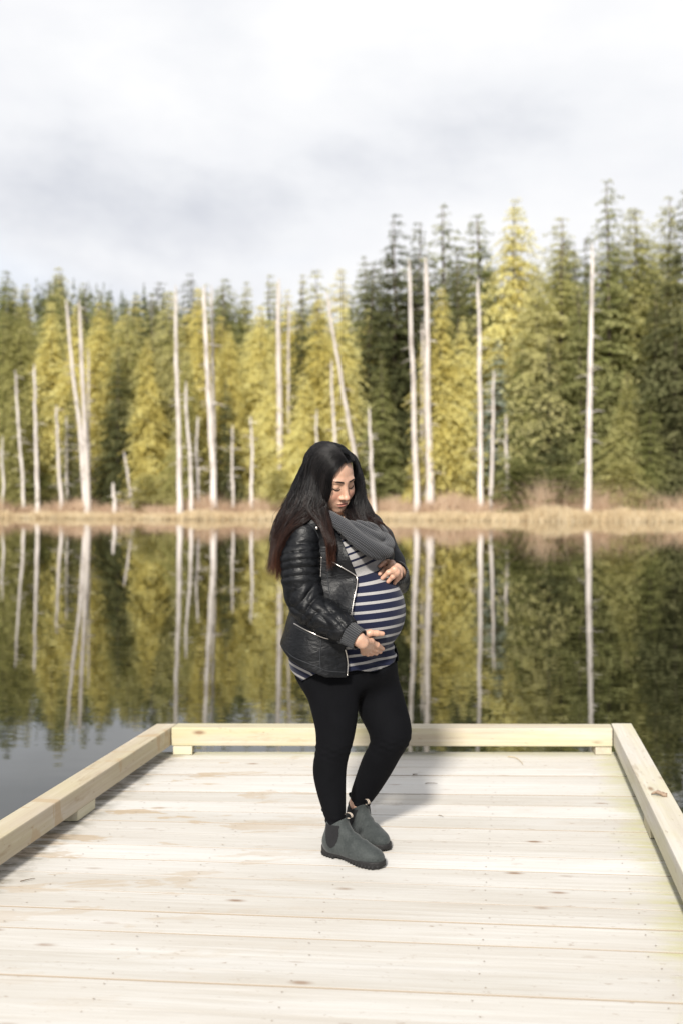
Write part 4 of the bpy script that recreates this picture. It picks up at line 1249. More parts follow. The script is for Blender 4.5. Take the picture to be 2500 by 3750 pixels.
# body: one skin, finer where it shows -----------------------------------
def build_body():
    parts = []
    # under the clothes
    def inner(p):
        d = smax(sdf_shirt(p) + .014, pxz(2430, 3.9) - p[:, 2], .02)
        d = smin(d, s_column(p, *LEG_N) + .012, .012); d = smin(d, s_column(p, *LEG_F) + .012, .012)
        d = smin(d, s_chain(p, ARM_N + [HN_WR[0]], [.034, .038, .042, .04, .038, .036, .036, .032, .028, .026], .02), .03)
        d = smin(d, s_chain(p, ARM_F + [HF_WR[0]], [.036, .038, .037, .034, .032, .029, .026], .02), .03)
        d = smin(d, sdf_neck(p), .03)
        an = px(1236, 3050, 3.835); af = px(1310, 2990, 4.045)
        d = smin(d, s_chain(p, [px(1232, 3000, 3.84), an, np.array([.055, 3.765, .045])], [.034, .034, .03], .02), .02)
        d = smin(d, s_chain(p, [px(1310, 2940, 4.035), px(1316, 3010, 4.04), np.array([.125, 3.955, .045])], [.036, .036, .03], .02), .02)
        return d
    parts.append(nets(inner, (-.30, 3.55, .01), (.36, 4.22, 1.40), .008))
    parts.append(nets(lambda p: np.minimum(smin(sdf_head(p), sdf_neck(p), .02), 9), HO - np.array([.15, .16, .165]), HO + np.array([.15, .15, .15]), .0024))
    for fn, c, wpts in ((sdf_hand_n, HN_DIG, HN_WR), (sdf_hand_f, HF_DIG, HF_WR)):
        allp = np.concatenate([x[0] for x in c] + [np.array(wpts)])
        parts.append(nets(fn, allp.min(0) - .045, allp.max(0) + .035, .0019))
    V, Q, off = [], [], 0
    for v, q in parts:
        V.append(v); Q.append(q + off); off += len(v)
    V, Q = np.concatenate(V), np.concatenate(Q)
    me = mesh_from(V, Q, 'body')
    q = w2h(V.astype(np.float32)); a = np.abs(q[:, 0])
    inhead = (np.linalg.norm(q - np.array([0, .01, 0]), axis=1) < .17) & (q[:, 2] > -.125)
    zl = -.0677 - .04 * a
    lip = inhead * (q[:, 1] > .082) * smooth01((.0260 - a) / .004) * smooth01((.0102 * (1 - (a / .030) ** 2) - np.abs(q[:, 2] - zl + .0005)) / .0025)
    scalp = inhead * smooth01((-(q[:, 1] - .060) + (q[:, 2] - .030) * 0.62 - .0 + .0) / .01)
    hl = .083 - 5.2 * a ** 2            # hairline height over the brow
    scalp = inhead * np.maximum(smooth01((q[:, 2] - hl) / .006), smooth01((a - .060) / .006) * (q[:, 1] < .062)) 
    scalp = np.maximum(scalp, inhead * smooth01((.012 - q[:, 1]) / .01))
    blush = inhead * .55 * np.exp(-((a - .036) / .018) ** 2 - ((q[:, 2] + .035) / .016) ** 2) * (q[:, 1] > .03)
    blush = np.maximum(blush, inhead * .35 * np.exp(-(a / .012) ** 2 - ((q[:, 2] + .037) / .012) ** 2) * (q[:, 1] > .09))
    kn = np.zeros(len(V))
    for c in (HN_DIG, HF_DIG):
        for pts, rad, th in c:
            for pt in list(pts[:2]) + [pts[-1]]:
                kn = np.maximum(kn, .40 * np.exp(-((V - pt) ** 2).sum(1) / .011 ** 2))
    attr(me, 'lip', lip); attr(me, 'scalp', scalp); attr(me, 'blush', np.maximum(blush, kn))
    body = wchild('body', me, M_SKIN)
    # brows, lashes, lying on the face
    def face_pt(x, z, lift=0.0):
        ys = np.linspace(.135, .02, 300); P = np.stack([np.full(300, x), ys, np.full(300, z)], 1).astype(np.float32)
        v = sdf_head_local(P); i = int(np.argmax(v < 0)); return np.array([x, ys[i] + lift, z])
    for sg in (-1, 1):
        br = [(.0115, .0185), (.020, .0200), (.032, .0225), (.042, .0225), (.051, .0195)]
        path = catmull([face_pt(sg * x, z, .0010) for x, z in br], 14)
        path = h2w(path); rad = np.interp(np.linspace(0, 1, 14), [0, .15, .6, 1], [.0016, .0030, .0027, .0008])
        v, q = ribbon_tubes(path[None], rad[None], 6)
        o = add('eyebrow', mesh_from(v, q, 'eyebrow'), M_DARK, body, True)
        la = [(.0185, -.0075), (.024, -.0108), (.031, -.0122), (.038, -.0112), (.0445, -.0070), (.0475, -.0045)]
        path = catmull([face_pt(sg * x, z, .0012) for x, z in la], 14)
        path = h2w(path); rad = np.interp(np.linspace(0, 1, 14), [0, .3, .8, 1], [.0008, .0021, .0022, .0008])
        v, q = ribbon_tubes(path[None], rad[None], 6)
        add('eyelashes', mesh_from(v, q, 'eyelashes'), M_DARK, body, True)
    return body
BODY = build_body()

# shirt, leggings ---------------------------------------------------------
def build_shirt():
    v, q = nets(sdf_shirt_cut, (-.27, 3.60, .62), (.30, 4.16, 1.36), .0048)
    me = mesh_from(v, q, 'striped_top')
    Y = HORIZON + (CAM_H - v[:, 2]) * F_PX / 3.78
    zt = pxz(2106, 3.78)
    t = zt - v[:, 2]
    slope = np.interp(t, [-.16, -.07, .0, .05, .3], [.36, .34, .20, .095, .085])
    x0 = .03
    back = np.clip((-.02 - v[:, 0]) / .1, 0, 1) * np.clip((t - .2) * 8, 0, 1)
    s = t + slope * (v[:, 0] - x0) - .030 * 0
    s = s - back * .45 * (v[:, 0] + .02)
    attr(me, 'stripe', s)
    wchild('striped_top', me, M_SHIRT)
    hem = lambda p: np.where(p[:, 1] + .35 * p[:, 0] < 3.97, pxz(3034, 3.84), pxz(2950, 4.03)) - p[:, 2]
    v, q = nets(lambda p: smax(smax(sdf_leggings(p), p[:, 2] - pxz(2400, 3.9), .01), hem(p), .002), (-.24, 3.70, .10), (.30, 4.14, .84), .005)
    lo = np.where(v[:, 0] * 0 + v[:, 1] < 3.93, pxz(3040, 3.84), pxz(2952, 4.03))
    me = mesh_from(v, q, 'leggings')
    wchild('leggings', me, M_LEGGING)
build_shirt()

# jacket -------------------------------------------------------------------
def tube_on(name, fn, pts, lift, rad, mat, parent, n=40, sides=6, flat=None):
    P = catmull(np.array(pts, float), n)
    d = cast(fn, P[:, 0], P[:, 1])
    if np.isnan(d).any():
        ok = ~np.isnan(d); d = np.interp(np.arange(n), np.arange(n)[ok], d[ok])
    d = np.convolve(np.pad(d, 2, mode='edge'), np.ones(5) / 5, 'valid') - lift
    W = np.stack([(P[:, 0] - 1250) * d / F_PX, d, CAM_H - (P[:, 1] - HORIZON) * d / F_PX], 1)
    rr = np.full((1, n), rad) * (np.where(np.arange(n) % 2, 1.0, .45)[None] if mat is M_METAL else 1.0)
    v, q = ribbon_tubes(W[None], rr, sides)
    return add(name, mesh_from(v, q, name), mat, parent, True)

def patch_on(name, fn, outline, lift, mat, parent, n=26, thick=.004):
    """sheet with the given pixel outline, lying on the surface"""
    O = np.array(outline, float); c = O.mean(0)
    m = 64
    ring = catmull(np.vstack([O, O[:1]]), m + 1)[:-1] if False else np.concatenate([np.linspace(O[i], O[(i + 1) % len(O)], 8, endpoint=False) for i in range(len(O))])
    m = len(ring); lay = 7
    pts = np.concatenate([c + (ring - c) * t for t in np.linspace(1, .04, lay)])
    d = cast(fn, pts[:, 0], pts[:, 1]); ok = ~np.isnan(d); d = np.where(ok, d, np.nanmedian(d))
    d = d - lift
    W = np.stack([(pts[:, 0] - 1250) * d / F_PX, d, CAM_H - (pts[:, 1] - HORIZON) * d / F_PX], 1)
    Wb = W.copy(); Wb[:, 1] += thick
    q = []
    for k in range(lay - 1):
        for i in range(m):
            j = (i + 1) % m
            a, b, c_, d_ = k * m + i, k * m + j, (k + 1) * m + j, (k + 1) * m + i
            q.append((a, b, c_, d_)); q.append((a + lay * m, d_ + lay * m, c_ + lay * m, b + lay * m))
    for i in range(m):
        j = (i + 1) % m; q.append((i, i + lay * m, j + lay * m, j))
    return add(name, mesh_from(np.concatenate([W, Wb]), np.array(q), name), mat, parent, True)

def build_jacket():
    v, q = nets(sdf_jacket, (-.30, 3.60, .66), (.34, 4.20, 1.38), .0048)
    jk = wchild('jacket', mesh_from(v, q, 'jacket'), M_LEATHER)
    fn_n = lambda p: cut_ends(sdf_sleeve_n(p), p, CUFF_N[0] + CN_DIR * .012, CN_DIR)
    v, q = nets(fn_n, (-.32, 3.52, .72), (.10, 3.92, 1.36), .0042)
    add('sleeve', mesh_from(v, q, 'sleeve'), M_LEATHER, jk, True)
    v, q = nets(lambda p: cut_ends(sdf_sleeve_f(p), p, CUFF_F[0], CF_DIR), (.03, 3.80, .92), (.34, 4.16, 1.36), .005)
    add('sleeve', mesh_from(v, q, 'sleeve'), M_LEATHER, jk, True)
    # ribbed cuffs
    for (a, b, ra, rb, ln) in ((CUFF_N[0] - CN_DIR * .004, CUFF_N[2] + CN_DIR * .006, .0485, .0405, 22), (CUFF_F[0] - CF_DIR * .004, CUFF_F[1] + CF_DIR * .010, .043, .041, 14)):
        ax = unit(b - a); u = unit(np.cross(ax, (0, 0, 1.))); w = np.cross(ax, u)
        nseg = 128; prof = [(0.0, 1.04), (.1, 1.0), (.5, .97), (.95, 1.0), (1.0, .985), (1.0, .90), (.8, .88), (.3, .9)]
        ang = np.linspace(0, 2 * math.pi, nseg, endpoint=False)
        rib = 1 + .012 * np.sign(np.sin(ang * 32))
        V = []
        for t, k in prof:
            r_ = (ra + (rb - ra) * t) * k
            V.append(a + (b - a) * t + (np.cos(ang) * r_ * rib)[:, None] * u + (np.sin(ang) * r_ * rib)[:, None] * w)
        V = np.concatenate(V); idx = np.arange(len(V)).reshape(len(prof), nseg)
        Q = np.stack([idx[:-1], np.roll(idx, -1, 1)[:-1], np.roll(idx, -1, 1)[1:], idx[1:]], -1).reshape(-1, 4)
        me = mesh_from(V, Q, 'cuff'); attr(me, 'ku', np.tile(ang, len(prof)) * 0); attr(me, 'kv', np.tile(np.arange(nseg) * math.pi / 2, len(prof)))
        add('cuff', me, M_CUFF, jk, True)
    fe = [(x, y) for y, x in FRONT_EDGE]
    J = sdf_jacket
    # lapel folded back, then the zips
    lap = patch_on('lapel', sdf_jacket_solid, [(1206, 2052), (1256, 2080), (1299, 2106), (1306, 2112), (1296, 2082), (1282, 2050), (1266, 2012), (1250, 1975), (1234, 1945), (1212, 1938), (1205, 1990)], .010, M_LEATHER, jk)
    tube_on('zipper', sdf_jacket_solid, [(1206, 2051), (1256, 2080), (1296, 2104), (1306, 2116), (1306, 2135), (1303, 2158), (1295, 2196), (1284, 2262)], .010, .0034, M_METAL, jk, 110)
    tube_on('zipper', sdf_jacket_solid, [(1264, 2379), (1269, 2400), (1273, 2432), (1271, 2472)], .006, .0034, M_METAL, jk, 40)
    tube_on('pocket_zipper', sdf_jacket_solid, [(1076, 2283), (1110, 2302), (1150, 2321), (1188, 2336), (1212, 2340)], .004, .0034, M_METAL, jk, 56)
    tube_on('zipper', sdf_jacket_solid, [(1177, 2040), (1176, 2070), (1174, 2110), (1173, 2150)], .004, .0024, M_METAL, jk, 24)
    for pts in ([(1176, 2345), (1172, 2400), (1174, 2462)], [(1082, 2272), (1120, 2290), (1160, 2310), (1190, 2324)], [(1082, 2296), (1120, 2316), (1160, 2334), (1200, 2346)],
                [(1030, 2362), (1068, 2402), (1106, 2421), (1166, 2444), (1198, 2457), (1260, 2462)], [(1294, 2110), (1291, 2150), (1284, 2195), (1272, 2255)],
                [(1204, 2060), (1200, 2110), (1206, 2170), (1214, 2200)], [(1128, 1915), (1150, 1935), (1168, 1972), (1172, 2035)]):
        tube_on('seam', sdf_jacket_solid, pts, .0008, .0020, M_STITCH, jk, 30, 5)
    for X, Y in ((1160, 1934), (1222, 2030)):
        d = float(cast(sdf_jacket_solid, X, Y)[0]) - .012
        bm = bmesh.new(); bmesh.ops.create_uvsphere(bm, u_segments=14, v_segments=8, radius=.0062)
        bmesh.ops.scale(bm, vec=(1, .55, 1), verts=bm.verts); bmesh.ops.translate(bm, vec=px(X, Y, d), verts=bm.verts)
        add('stud', bm_mesh(bm, 'stud'), M_METAL, jk, True)
    # collar standing behind the neck
    tubev = catmull([px(1150, 1912, 3.80), px(1120, 1890, 3.90), px(1150, 1870, 4.00), px(1230, 1862, 4.05), px(1310, 1880, 4.05)], 24)
    v, q = ribbon_tubes(tubev[None], np.full((1, 24), .016), 8)
    add('collar', mesh_from(v, q, 'collar'), M_LEATHER, jk, True)
build_jacket()

# scarf ---------------------------------------------------------------------
SC_A = catmull([px(1199, 1886, 3.80), px(1225, 1906, 3.770), px(1272, 1939, 3.742), px(1322, 1979, 3.720), px(1368, 2009, 3.718), px(1400, 2019, 3.738), px(1415, 2003, 3.772), px(1410, 1976, 3.800), px(1386, 1945, 3.835), px(1350, 1917, 3.87), px(1300, 1890, 3.96), px(1235, 1872, 4.0), px(1190, 1872, 3.92), px(1186, 1880, 3.83)], 60)
SC_AR = np.interp(np.linspace(0, 1, 60), [0, .08, .16, .24, .31, .38, .46, .6, .75, 1], [.019, .022, .027, .031, .031, .028, .025, .022, .022, .019])
SC_B = catmull([px(1203, 1884, 3.80), px(1240, 1907, 3.765), px(1285, 1925, 3.748), px(1325, 1943, 3.738), px(1362, 1962, 3.735), px(1384, 1971, 3.745), px(1387, 1956, 3.765), px(1367, 1937, 3.79), px(1335, 1924, 3.82), px(1300, 1917, 3.85)], 40)
SC_BR = np.interp(np.linspace(0, 1, 40), [0, .2, .5, .7, 1], [.014, .016, .016, .015, .015])
SC_C = catmull([px(1292, 1926, 3.80), px(1320, 1922, 3.79), px(1345, 1928, 3.785), px(1366, 1946, 3.79), px(1398, 1985, 3.785), px(1412, 2012, 3.765)], 24)
def sdf_scarf(p):
    d = s_chain(p, list(SC_A[::2]), list(SC_AR[::2]), .012)
    d = smin(d, s_chain(p, list(SC_B[::2]), list(SC_BR[::2]), .010), .007)
    d = smin(d, s_chain(p, list(SC_C[::2]), [.014] * 12, .01), .007)
    # hanging folds run along the drape
    s = (p[:, 2] * .80 + p[:, 0] * .62)
    d = d + .0075 * (.55 - np.abs(np.sin(s * 80 + 1.1 * np.sin(p[:, 0] * 20))) ** .5) * np.clip((p[:, 0] + .02) * 20, 0.15, 1)
    return d
def build_scarf():
    v, q = nets(sdf_scarf, (-.12, 3.62, 1.12), (.24, 4.08, 1.38), .0036)
    me = mesh_from(v, q, 'scarf')
    attr(me, 'ku', v[:, 0] * .79 - v[:, 2] * .61); attr(me, 'kv', v[:, 2] * .79 + v[:, 0] * .61 + .35 * v[:, 1])
    wchild('scarf', me, M_SCARF)
build_scarf()

# boots ---------------------------------------------------------------------
def build_boot(heel, toe, shaft_dir, top_front, top_back, lean, tabs):
    heel, toe = np.array(heel, float), np.array(toe, float)
    fx = unit(toe - heel); fy = np.cross((0, 0, 1.), fx); L = np.linalg.norm(toe - heel)
    R = np.stack([fx, fy, np.array([0, 0, 1.])], 1)
    k = L / .285
    def loc(p): return (p - heel.astype(np.float32)) @ R.astype(np.float32) / k
    lx_, ly_ = lean
    def upper(q):
        d = s_ell(q, (.212, .002, .036), (.076, .0475, .038))
        d = smin(d, s_ell(q, (.138, .000, .042), (.085, .0435, .043)), .03)
        d = smin(d, s_ell(q, (.052, .000, .050), (.052, .039, .050)), .03)
        d = smin(d, s_chain(q, [(.062, 0, .060), (.066 + lx_ * .5, ly_ * .5, .115), (.066 + lx_, ly_, .17)], [.043, .043, .0455], .01), .035)
        d = smin(d, s_cone(q, (.190, 0, .056), (.092, 0, .105), .024, .030), .03)
        d = d + .0022 * np.sin(q[:, 0] * 120 - q[:, 2] * 90 + 2 * q[:, 1] * 30) * np.exp(-((q[:, 0] - .165) / .035) ** 2) * (q[:, 2] > .04)
        ztop = .140 + .018 * np.abs(q[:, 0] - (.066 + lx_)) / .04
        return d
    def up_cut(p):
        q = loc(p); d = upper(q)
        ztop = .128 + .028 * np.clip(np.abs(q[:, 0] - (.066 + lx_)) / .042, 0, 1.1)
        d = smax(d, q[:, 2] - ztop, .004)
        inner = upper(q) + .005
        d = smax(d, -np.maximum(inner, .10 - q[:, 2]), .002)
        d = smax(d, .020 - q[:, 2], .003)
        return d * k
    def sole(p):
        q = loc(p)
        w = np.interp(q[:, 0], [-.01, 0, .03, .07, .12, .18, .22, .26, .285, .295], [.010, .024, .036, .037, .036, .046, .050, .043, .022, .006])
        c = np.interp(q[:, 0], [0, .1, .2, .285], [0, 0, .003, .004])
        d = np.abs(q[:, 1] - c) - w
        d = smax(d, np.maximum(-q[:, 0] - .001, q[:, 0] - .291), .014)
        bottom = np.interp(q[:, 0], [0, .075, .082, .115, .20, .27, .295], [.0, .0, .010, .010, .0, .002, .010])
        topz = np.interp(q[:, 0], [0, .06, .12, .2, .29], [.040, .036, .028, .026, .030])
        lug = .0025 * np.sign(np.sin(q[:, 0] * 420)) * (q[:, 2] < .012)
        d = smax(d + lug, np.maximum(bottom - q[:, 2], q[:, 2] - topz), .004)
        return d * k
    c = .5 * (heel + toe)
    root_v, root_q = nets(up_cut, np.minimum(heel, toe) - np.array([.09, .09, 0]), np.maximum(heel, toe) + np.array([.09, .09, .185]), .0034)
    bt = wchild('boot', mesh_from(root_v, root_q, 'boot'), M_BOOT)
    v, q = nets(sole, np.minimum(heel, toe) - np.array([.08, .08, .006]), np.maximum(heel, toe) + np.array([.08, .08, .06]), .0032)
    add('sole', mesh_from(v, q, 'sole'), M_SOLE, bt, True)
    # elastic gore on both sides: skin of the upper pushed out a hair
    gv, gq = nets(lambda p: (upper(loc(p)) - .0016) * k, np.minimum(heel, toe) - np.array([.09, .09, -.03]), np.maximum(heel, toe) + np.array([.09, .09, .185]), .0030)
    ql = loc(gv.astype(np.float32)); xc = .074 + lx_ * np.clip((ql[:, 2] - .06) / .11, 0, 1)
    t = np.clip((ql[:, 2] - .046) / .075, 0, 1)
    inside = (np.abs(ql[:, 0] - xc) < .033 * np.sqrt(np.clip(t * 1.6, 0, 1)) ** .8) & (ql[:, 2] > .046) & (ql[:, 2] < .134)
    for sg in (-1, 1):
        keep = (inside & (np.sign(ql[:, 1] - ly_ * .6) == sg))[gq].all(1)
        if keep.sum() > 10:
            a, b, _ = clean(gv, gq, keep)
            add('elastic_panel', mesh_from(a, b, 'elastic_panel'), M_ELASTIC, bt, True)
    # pull tabs: loops of webbing
    for (bx, out, tilt) in tabs:
        base = np.array([.066 + lx_ + bx * .043, ly_, .150])
        t = np.linspace(0, 1, 15); a = t * math.pi * 1.55 - .3
        px_ = base[0] + bx * (.013 + .017 * np.sin(a) * out) ; pz_ = base[2] + .006 + .011 * (1 - np.cos(a)) * tilt
        cen = np.stack([px_, np.full(15, ly_), pz_], 1)
        for nm, mat, w0, w1, off in (('pull_tab', M_ELASTIC, -.0085, .0085, 0.0), ('tab_stripe', M_TAB_W, -.0045, -.0015, .0007), ('tab_stripe', M_TAB_W, .0015, .0045, .0007)):
            if nm == 'tab_stripe' and bx < 0: continue
            V = np.concatenate([cen + [bx * off, w0, off], cen + [bx * off, w1, off], cen + [bx * (off + .0018), w0, .0012 + off], cen + [bx * (off + .0018), w1, .0012 + off]])
            V = (V * k) @ R.T + heel
            i = np.arange(14)
            Q = np.concatenate([np.stack([i + s0, i + 1 + s0, i + 1 + s1, i + s1], 1) for s0, s1 in ((0, 15), (15, 45), (45, 30), (30, 0))])
            add(nm, mesh_from(V, Q, nm), mat, bt, False)
    return bt
BN_H, BN_T = (-.066, 3.868, 0.0015), (.150, 3.690, 0.0015)
BF_H, BF_T = (.030, 4.110, 0.0015), (.170, 3.872, 0.0015)
build_boot(BN_H, BN_T, 0, 0, 0, (-.004, .004), [(1, 1.0, 1.0), (-1, 1.0, 1.0)])
build_boot(BF_H, BF_T, 0, 0, 0, (.030, -.006), [(1, 1.0, 1.0), (-1, 1.0, 1.0)])

# hair ------------------------------------------------------------------------
def push_out(P, m_head, m_coat):
    P = np.array(P, float)
    for it in range(2):
        for fn, mg in ((sdf_head, m_head), (lambda p: np.minimum(sdf_jacket_solid(p), sdf_sleeve_n(p)), m_coat), (sdf_scarf, m_coat)):
            d = fn(P.astype(np.float32)); bad = d < mg
            if bad.any():
                g = grad(fn, P[bad]); need = (mg - d)[bad] if np.ndim(mg) else mg - d[bad]
                P[bad] += g * np.minimum(need, .05)[:, None]
    return P

def hair_sheet(layers, n, seed, spread, u_rng=(0, 1), k=20, wave=.004, end_jit=.06, thick=.014, clump=.52):
    """layers: rows of control points from root to tip; each row is a list of points across u"""
    r = np.random.default_rng(seed)
    u = r.uniform(u_rng[0], u_rng[1], n)
    cen = np.sort(r.uniform(u_rng[0], u_rng[1], max(6, n // 26)))
    uc = cen[np.argmin(np.abs(u[:, None] - cen[None]), 1)]
    rows = []
    for l, row in enumerate(layers):
        A = np.array(row, float); s = np.linspace(0, 1, len(A))
        cl_ = clump * max(0.0, l / (len(layers) - 1) - .2) / .8
        ul = u + (uc - u) * cl_
        rows.append(np.stack([np.interp(ul, s, A[:, i]) for i in range(3)], 1))
    C = np.stack(rows, 1)                                    # n, L, 3
    Lr = C.shape[1]
    C[:, 1:] += r.normal(0, 1, (n, Lr - 1, 3)) * np.linspace(.25, 1, Lr - 1)[None, :, None] * np.array([spread, spread, spread * .5])
    lock = np.modf(np.abs(np.sin(uc * 917.3)) * 43.7)[0]
    C[:, 1:-1, 1] += ((r.random((n, 1)) - .2) * thick * .6 + (lock[:, None] - .45) * .014) * np.linspace(.35, 1, Lr - 2)[None]
    # uneven lengths
    cut = 1 - np.abs(r.normal(0, end_jit, n)); cut = np.clip(cut, .6, 1.03)
    out = np.empty((n, k, 3))
    ext = np.concatenate([2 * C[:, :1] - C[:, 1:2], C, 2 * C[:, -1:] - C[:, -2:-1]], 1)
    for j in range(k):
        t = np.minimum(cut * j / (k - 1), .999) * (Lr - 1); i = t.astype(int); f = (t - i)[:, None]
        a, b, c, d = (ext[np.arange(n), i + o] for o in range(4))
        out[:, j] = .5 * (2 * b + (c - a) * f + (2 * a - 5 * b + 4 * c - d) * f ** 2 + (3 * b - a - 3 * c + d) * f ** 3)
    out = push_out(out.reshape(-1, 3), np.repeat(r.uniform(.006, .016, n), k), np.repeat(r.uniform(.001, .006, n), k)).reshape(n, k, 3)
    tt = np.linspace(0, 1, k)
    ph = r.uniform(0, 6.28, n); cl = np.sin(u * 40)[:, None] * 2
    lp = (lock * 6.28)[:, None]
    out[:, :, 0] += (wave * np.sin(tt * 9 + cl + ph[:, None] * .4) + .0055 * np.sin(tt * 11 + lp)) * tt
    out[:, :, 1] += (wave * np.cos(tt * 8 + cl + ph[:, None] * .4) + .004 * np.cos(tt * 10 + lp)) * tt
    return out, tt, lock

PART = [(.004, .074, .083), (.003, .060, .099), (0.0, .035, .1115), (-.002, .005, .1165), (-.004, -.03, .1135)]
part_w = [h2w(p) for p in PART]
near_layers = [
    part_w,
    [px(1246, 1700, 3.800), px(1222, 1680, 3.795), px(1192, 1664, 3.800), px(1160, 1652, 3.83), px(1143, 1646, 3.88)],
    [px(1221, 1742, 3.798), px(1190, 1730, 3.785), px(1150, 1722, 3.785), px(1113, 1716, 3.85), px(1102, 1716, 3.93)],
    [px(1211, 1795, 3.795), px(1180, 1795, 3.775), px(1138, 1792, 3.770), px(1090, 1782, 3.85), px(1072, 1780, 3.95)],
    [px(1196, 1850, 3.785), px(1166, 1860, 3.760), px(1122, 1858, 3.750), px(1068, 1846, 3.84), px(1042, 1842, 3.95)],
]
near_front = [row for row in near_layers] + [
    [px(1210, 1905, 3.750), px(1190, 1915, 3.735), px(1170, 1915, 3.725), px(1160, 1915, 3.73), px(1155, 1915, 3.735)],
    [px(1228, 1985, 3.700), px(1214, 1990, 3.698), px(1202, 1990, 3.700), px(1192, 1985, 3.705), px(1186, 1980, 3.71)],
    [px(1226, 2045, 3.695), px(1220, 2075, 3.692), px(1206, 2095, 3.692), px(1196, 2085, 3.695), px(1190, 2060, 3.70)]]
near_back = [row for row in near_layers] + [
    [px(1132, 1905, 3.735), px(1114, 1908, 3.735), px(1078, 1908, 3.755), px(1045, 1902, 3.83), px(1018, 1896, 3.95)],
    [px(1074, 1946, 3.745), px(1060, 1955, 3.750), px(1040, 1968, 3.770), px(1020, 1965, 3.84), px(1001, 1962, 3.93)],
    [px(1040, 1998, 3.755), px(1032, 2018, 3.755), px(1022, 2032, 3.770), px(1010, 2030, 3.82), px(998, 2022, 3.90)],
    [px(1034, 2080, 3.755), px(1030, 2136, 3.755), px(1012, 2128, 3.765), px(988, 2112, 3.80), px(972, 2100, 3.87)]]
far_layers = [
    part_w,
    [px(1276, 1704, 3.830), px(1291, 1692, 3.85), px(1300, 1682, 3.87), px(1296, 1668, 3.91), px(1275, 1650, 3.95)],
    [px(1290, 1760, 3.880), px(1303, 1752, 3.87), px(1318, 1747, 3.87), px(1326, 1745, 3.92), px(1318, 1735, 3.98)],
    [px(1284, 1820, 3.885), px(1302, 1820, 3.87), px(1322, 1815, 3.87), px(1334, 1810, 3.92), px(1328, 1805, 3.98)],
    [px(1262, 1880, 3.820), px(1298, 1875, 3.84), px(1325, 1870, 3.86), px(1345, 1862, 3.90), px(1352, 1860, 3.95)],
    [px(1290, 1918, 3.79), px(1340, 1925, 3.82), px(1365, 1922, 3.84), px(1378, 1912, 3.87), px(1388, 1915, 3.92)],
    [px(1385, 1968, 3.80), px(1395, 1968, 3.81), px(1403, 1962, 3.83), px(1408, 1955, 3.85), px(1412, 1960, 3.90)],
    [px(1425, 2020, 3.79), px(1432, 2020, 3.80), px(1436, 2018, 3.82), px(1440, 2020, 3.84), px(1438, 2015, 3.88)]]

def build_hair():
    V, Q, AL, TI, off = [], [], [], [], 0
    def emit(layers, n, seed, spread, rng=(0, 1), wave=.0035, ej=.06, r0=.00085, thick=.012):
        nonlocal off
        P, tt, u = hair_sheet(layers, n, seed, spread, rng, 20, wave, ej, thick)
        rr = np.random.default_rng(seed + 1)
        rad = r0 * np.interp(tt, [0, .1, .75, 1], [.8, 1, .9, .12])[None] * rr.uniform(.6, 1.3, (len(P), 1))
        v, q = ribbon_tubes(P, rad, 4)
        V.append(v); Q.append(q + off); off += len(v)
        AL.append(np.broadcast_to(tt[None, :, None], (len(P), 20, 4)).ravel())
        clump = np.clip(u ** 2 * .9 + rr.normal(0.05, .18, len(P)), 0, 1)
        TI.append(np.broadcast_to(clump[:, None, None], (len(P), 20, 4)).ravel())
    emit(near_front, 1000, 1, .0028, (0, .62), .0040, .10)
    emit(near_back, 3200, 2, .0036, (.10, 1), .0050, .15)
    emit(far_layers, 1400, 3, .0036, (0, 1), .0045, .06)
    emit(near_back, 220, 4, .0110, (.2, 1), .010, .10, .0006)       # flyaways
    emit(far_layers, 60, 5, .0110, (.4, 1), .010, .06, .0006)
    # solid mass below the strands
    for layers, dd in ((near_back, .006), (near_front, .006), (far_layers, .006)):
        nu, nv = 30, 34
        rows = np.array([[np.array(p) for p in row] for row in layers])          # L,5,3
        L = rows.shape[0]
        us = np.linspace(0, 1, nu) if layers is not near_front else np.linspace(0, .55, nu)
        R5 = np.stack([np.stack([np.interp(us, np.linspace(0, 1, 5), rows[l, :, i]) for i in range(3)], 1) for l in range(L)])
        G = np.stack([catmull(R5[:, j], nv) for j in range(nu)])                 # nu,nv,3
        G = G[:, :int(nv * .86)]; nvv = G.shape[1]
        G = push_out(G.reshape(-1, 3), np.full(G.size // 3, .005), np.full(G.size // 3, .001)).reshape(G.shape)
        G[:, 3:, 1] += dd * .5
        back = G.copy(); back[:, :, 1] += .022 * np.sin(np.linspace(0, math.pi, nvv))[None] + .004
        pts = np.concatenate([G.reshape(-1, 3), back.reshape(-1, 3)])
        i = np.arange(nu * nvv).reshape(nu, nvv)
        q = np.stack([i[:-1, :-1], i[1:, :-1], i[1:, 1:], i[:-1, 1:]], -1).reshape(-1, 4)
        q = np.concatenate([q, q[:, ::-1] + nu * nvv])
        V.append(pts); Q.append(q + off); off += len(pts)
        al = np.broadcast_to(np.linspace(0, .86, nvv)[None], (nu, nvv)).ravel()
        AL.append(np.concatenate([al, al])); TI.append(np.full(len(pts), .1))
    me = mesh_from(np.concatenate(V), np.concatenate(Q), 'hair')
    attr(me, 'along', np.concatenate(AL)); attr(me, 'tint', np.concatenate(TI))
    wchild('hair', me, M_HAIR)
build_hair()

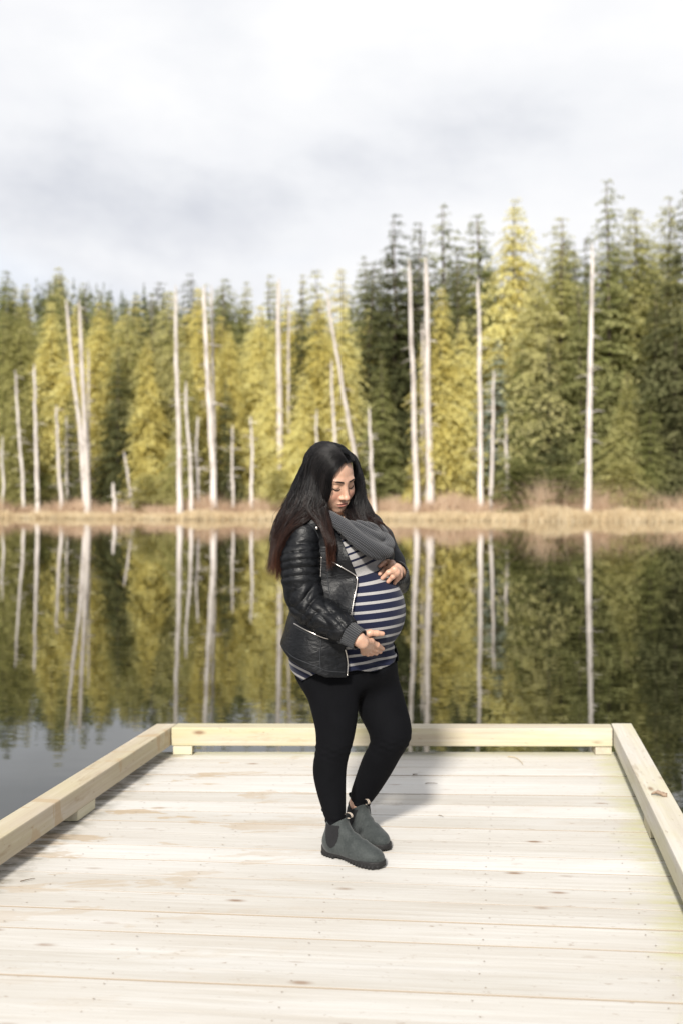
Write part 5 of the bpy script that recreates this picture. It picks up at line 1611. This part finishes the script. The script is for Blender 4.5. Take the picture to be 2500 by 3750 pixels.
# ------------------------------------------------------------------ litter on the dock
def small_litter():
    m_leaf = NT('dry_leaf'); n = m_leaf.noise(m_leaf.coord('Object'), 90, 3)
    m_leaf.principled(m_leaf.ramp(n, [(0.3, (0.15, 0.095, 0.06)), (0.7, (0.36, 0.27, 0.20))]), 0.8)
    m_twig = NT('dry_twig'); m_twig.principled((0.085, 0.055, 0.03), 0.9)
    m_straw = NT('dry_straw'); m_straw.principled((0.42, 0.32, 0.17), 0.9)
    # curled leaf on the right rail
    nu, nv = 15, 7
    V = []
    for i in range(nu):
        u = i / (nu - 1); w = .019 * math.sin(math.pi * u) ** .7 * (1 + .25 * math.sin(u * 19))
        for j in range(nv):
            s = (j / (nv - 1) - .5) * 2
            V.append(((u - .5) * .062, s * w * .8, .003 + .013 * s * s * (.4 + u) + .006 * math.sin(u * 5)))
    idx = np.arange(nu * nv).reshape(nu, nv)
    q = np.stack([idx[:-1, :-1], idx[1:, :-1], idx[1:, 1:], idx[:-1, 1:]], -1).reshape(-1, 4)
    o = add('dry_leaf', mesh_from(V, q, 'dry_leaf'), m_leaf.m, None, True)
    P = px(2412, 2916, 1.202 * F_PX / (2916 - HORIZON)); o.location = (P[0], P[1], .1495); o.rotation_euler.z = -0.35
    md = o.modifiers.new('thickness', 'SOLIDIFY'); md.thickness = .0012
    tag(o, 'curled brown dead leaf lying on the right rail', 'leaf')
    def stick(name, pts, r0, mat, lab, cat):
        Q = [px(x, y, 1.35 * F_PX / (y - HORIZON)) for x, y in pts]
        W = catmull(Q, 12); c = W[0].copy(); W[:, 2] = r0 + .0035 + .003 * np.sin(np.linspace(0, 3.1, 12)); c[2] = 0
        v, qq = ribbon_tubes((W - c)[None], np.linspace(r0, r0 * .5, 12)[None], 5)
        o = add(name, mesh_from(v, qq, name), mat, None, True); o.location = c
        tag(o, lab, cat)
    stick('straw', [(1858, 2774), (1885, 2780), (1904, 2793), (1912, 2803)], .0022, m_straw.m, 'thin curved straw on the boards near the far rail', 'straw')
    stick('twig', [(1510, 2841), (1518, 2842), (1527, 2840)], .003, m_twig.m, 'small dark twig on the boards right of the far knee', 'twig')
    stick('twig', [(1555, 2873), (1578, 2874), (1600, 2874)], .0022, m_twig.m, 'thin dark twig lying in the board joint right of the legs', 'twig')
    stick('twig', [(1604, 2990), (1613, 2993), (1622, 2996)], .0016, m_twig.m, 'tiny twig on the boards right of the boots', 'twig')
    stick('twig', [(75, 3233), (103, 3229), (128, 3222)], .0018, m_twig.m, 'thin reddish twig on the boards near the left edge', 'twig')
small_litter()
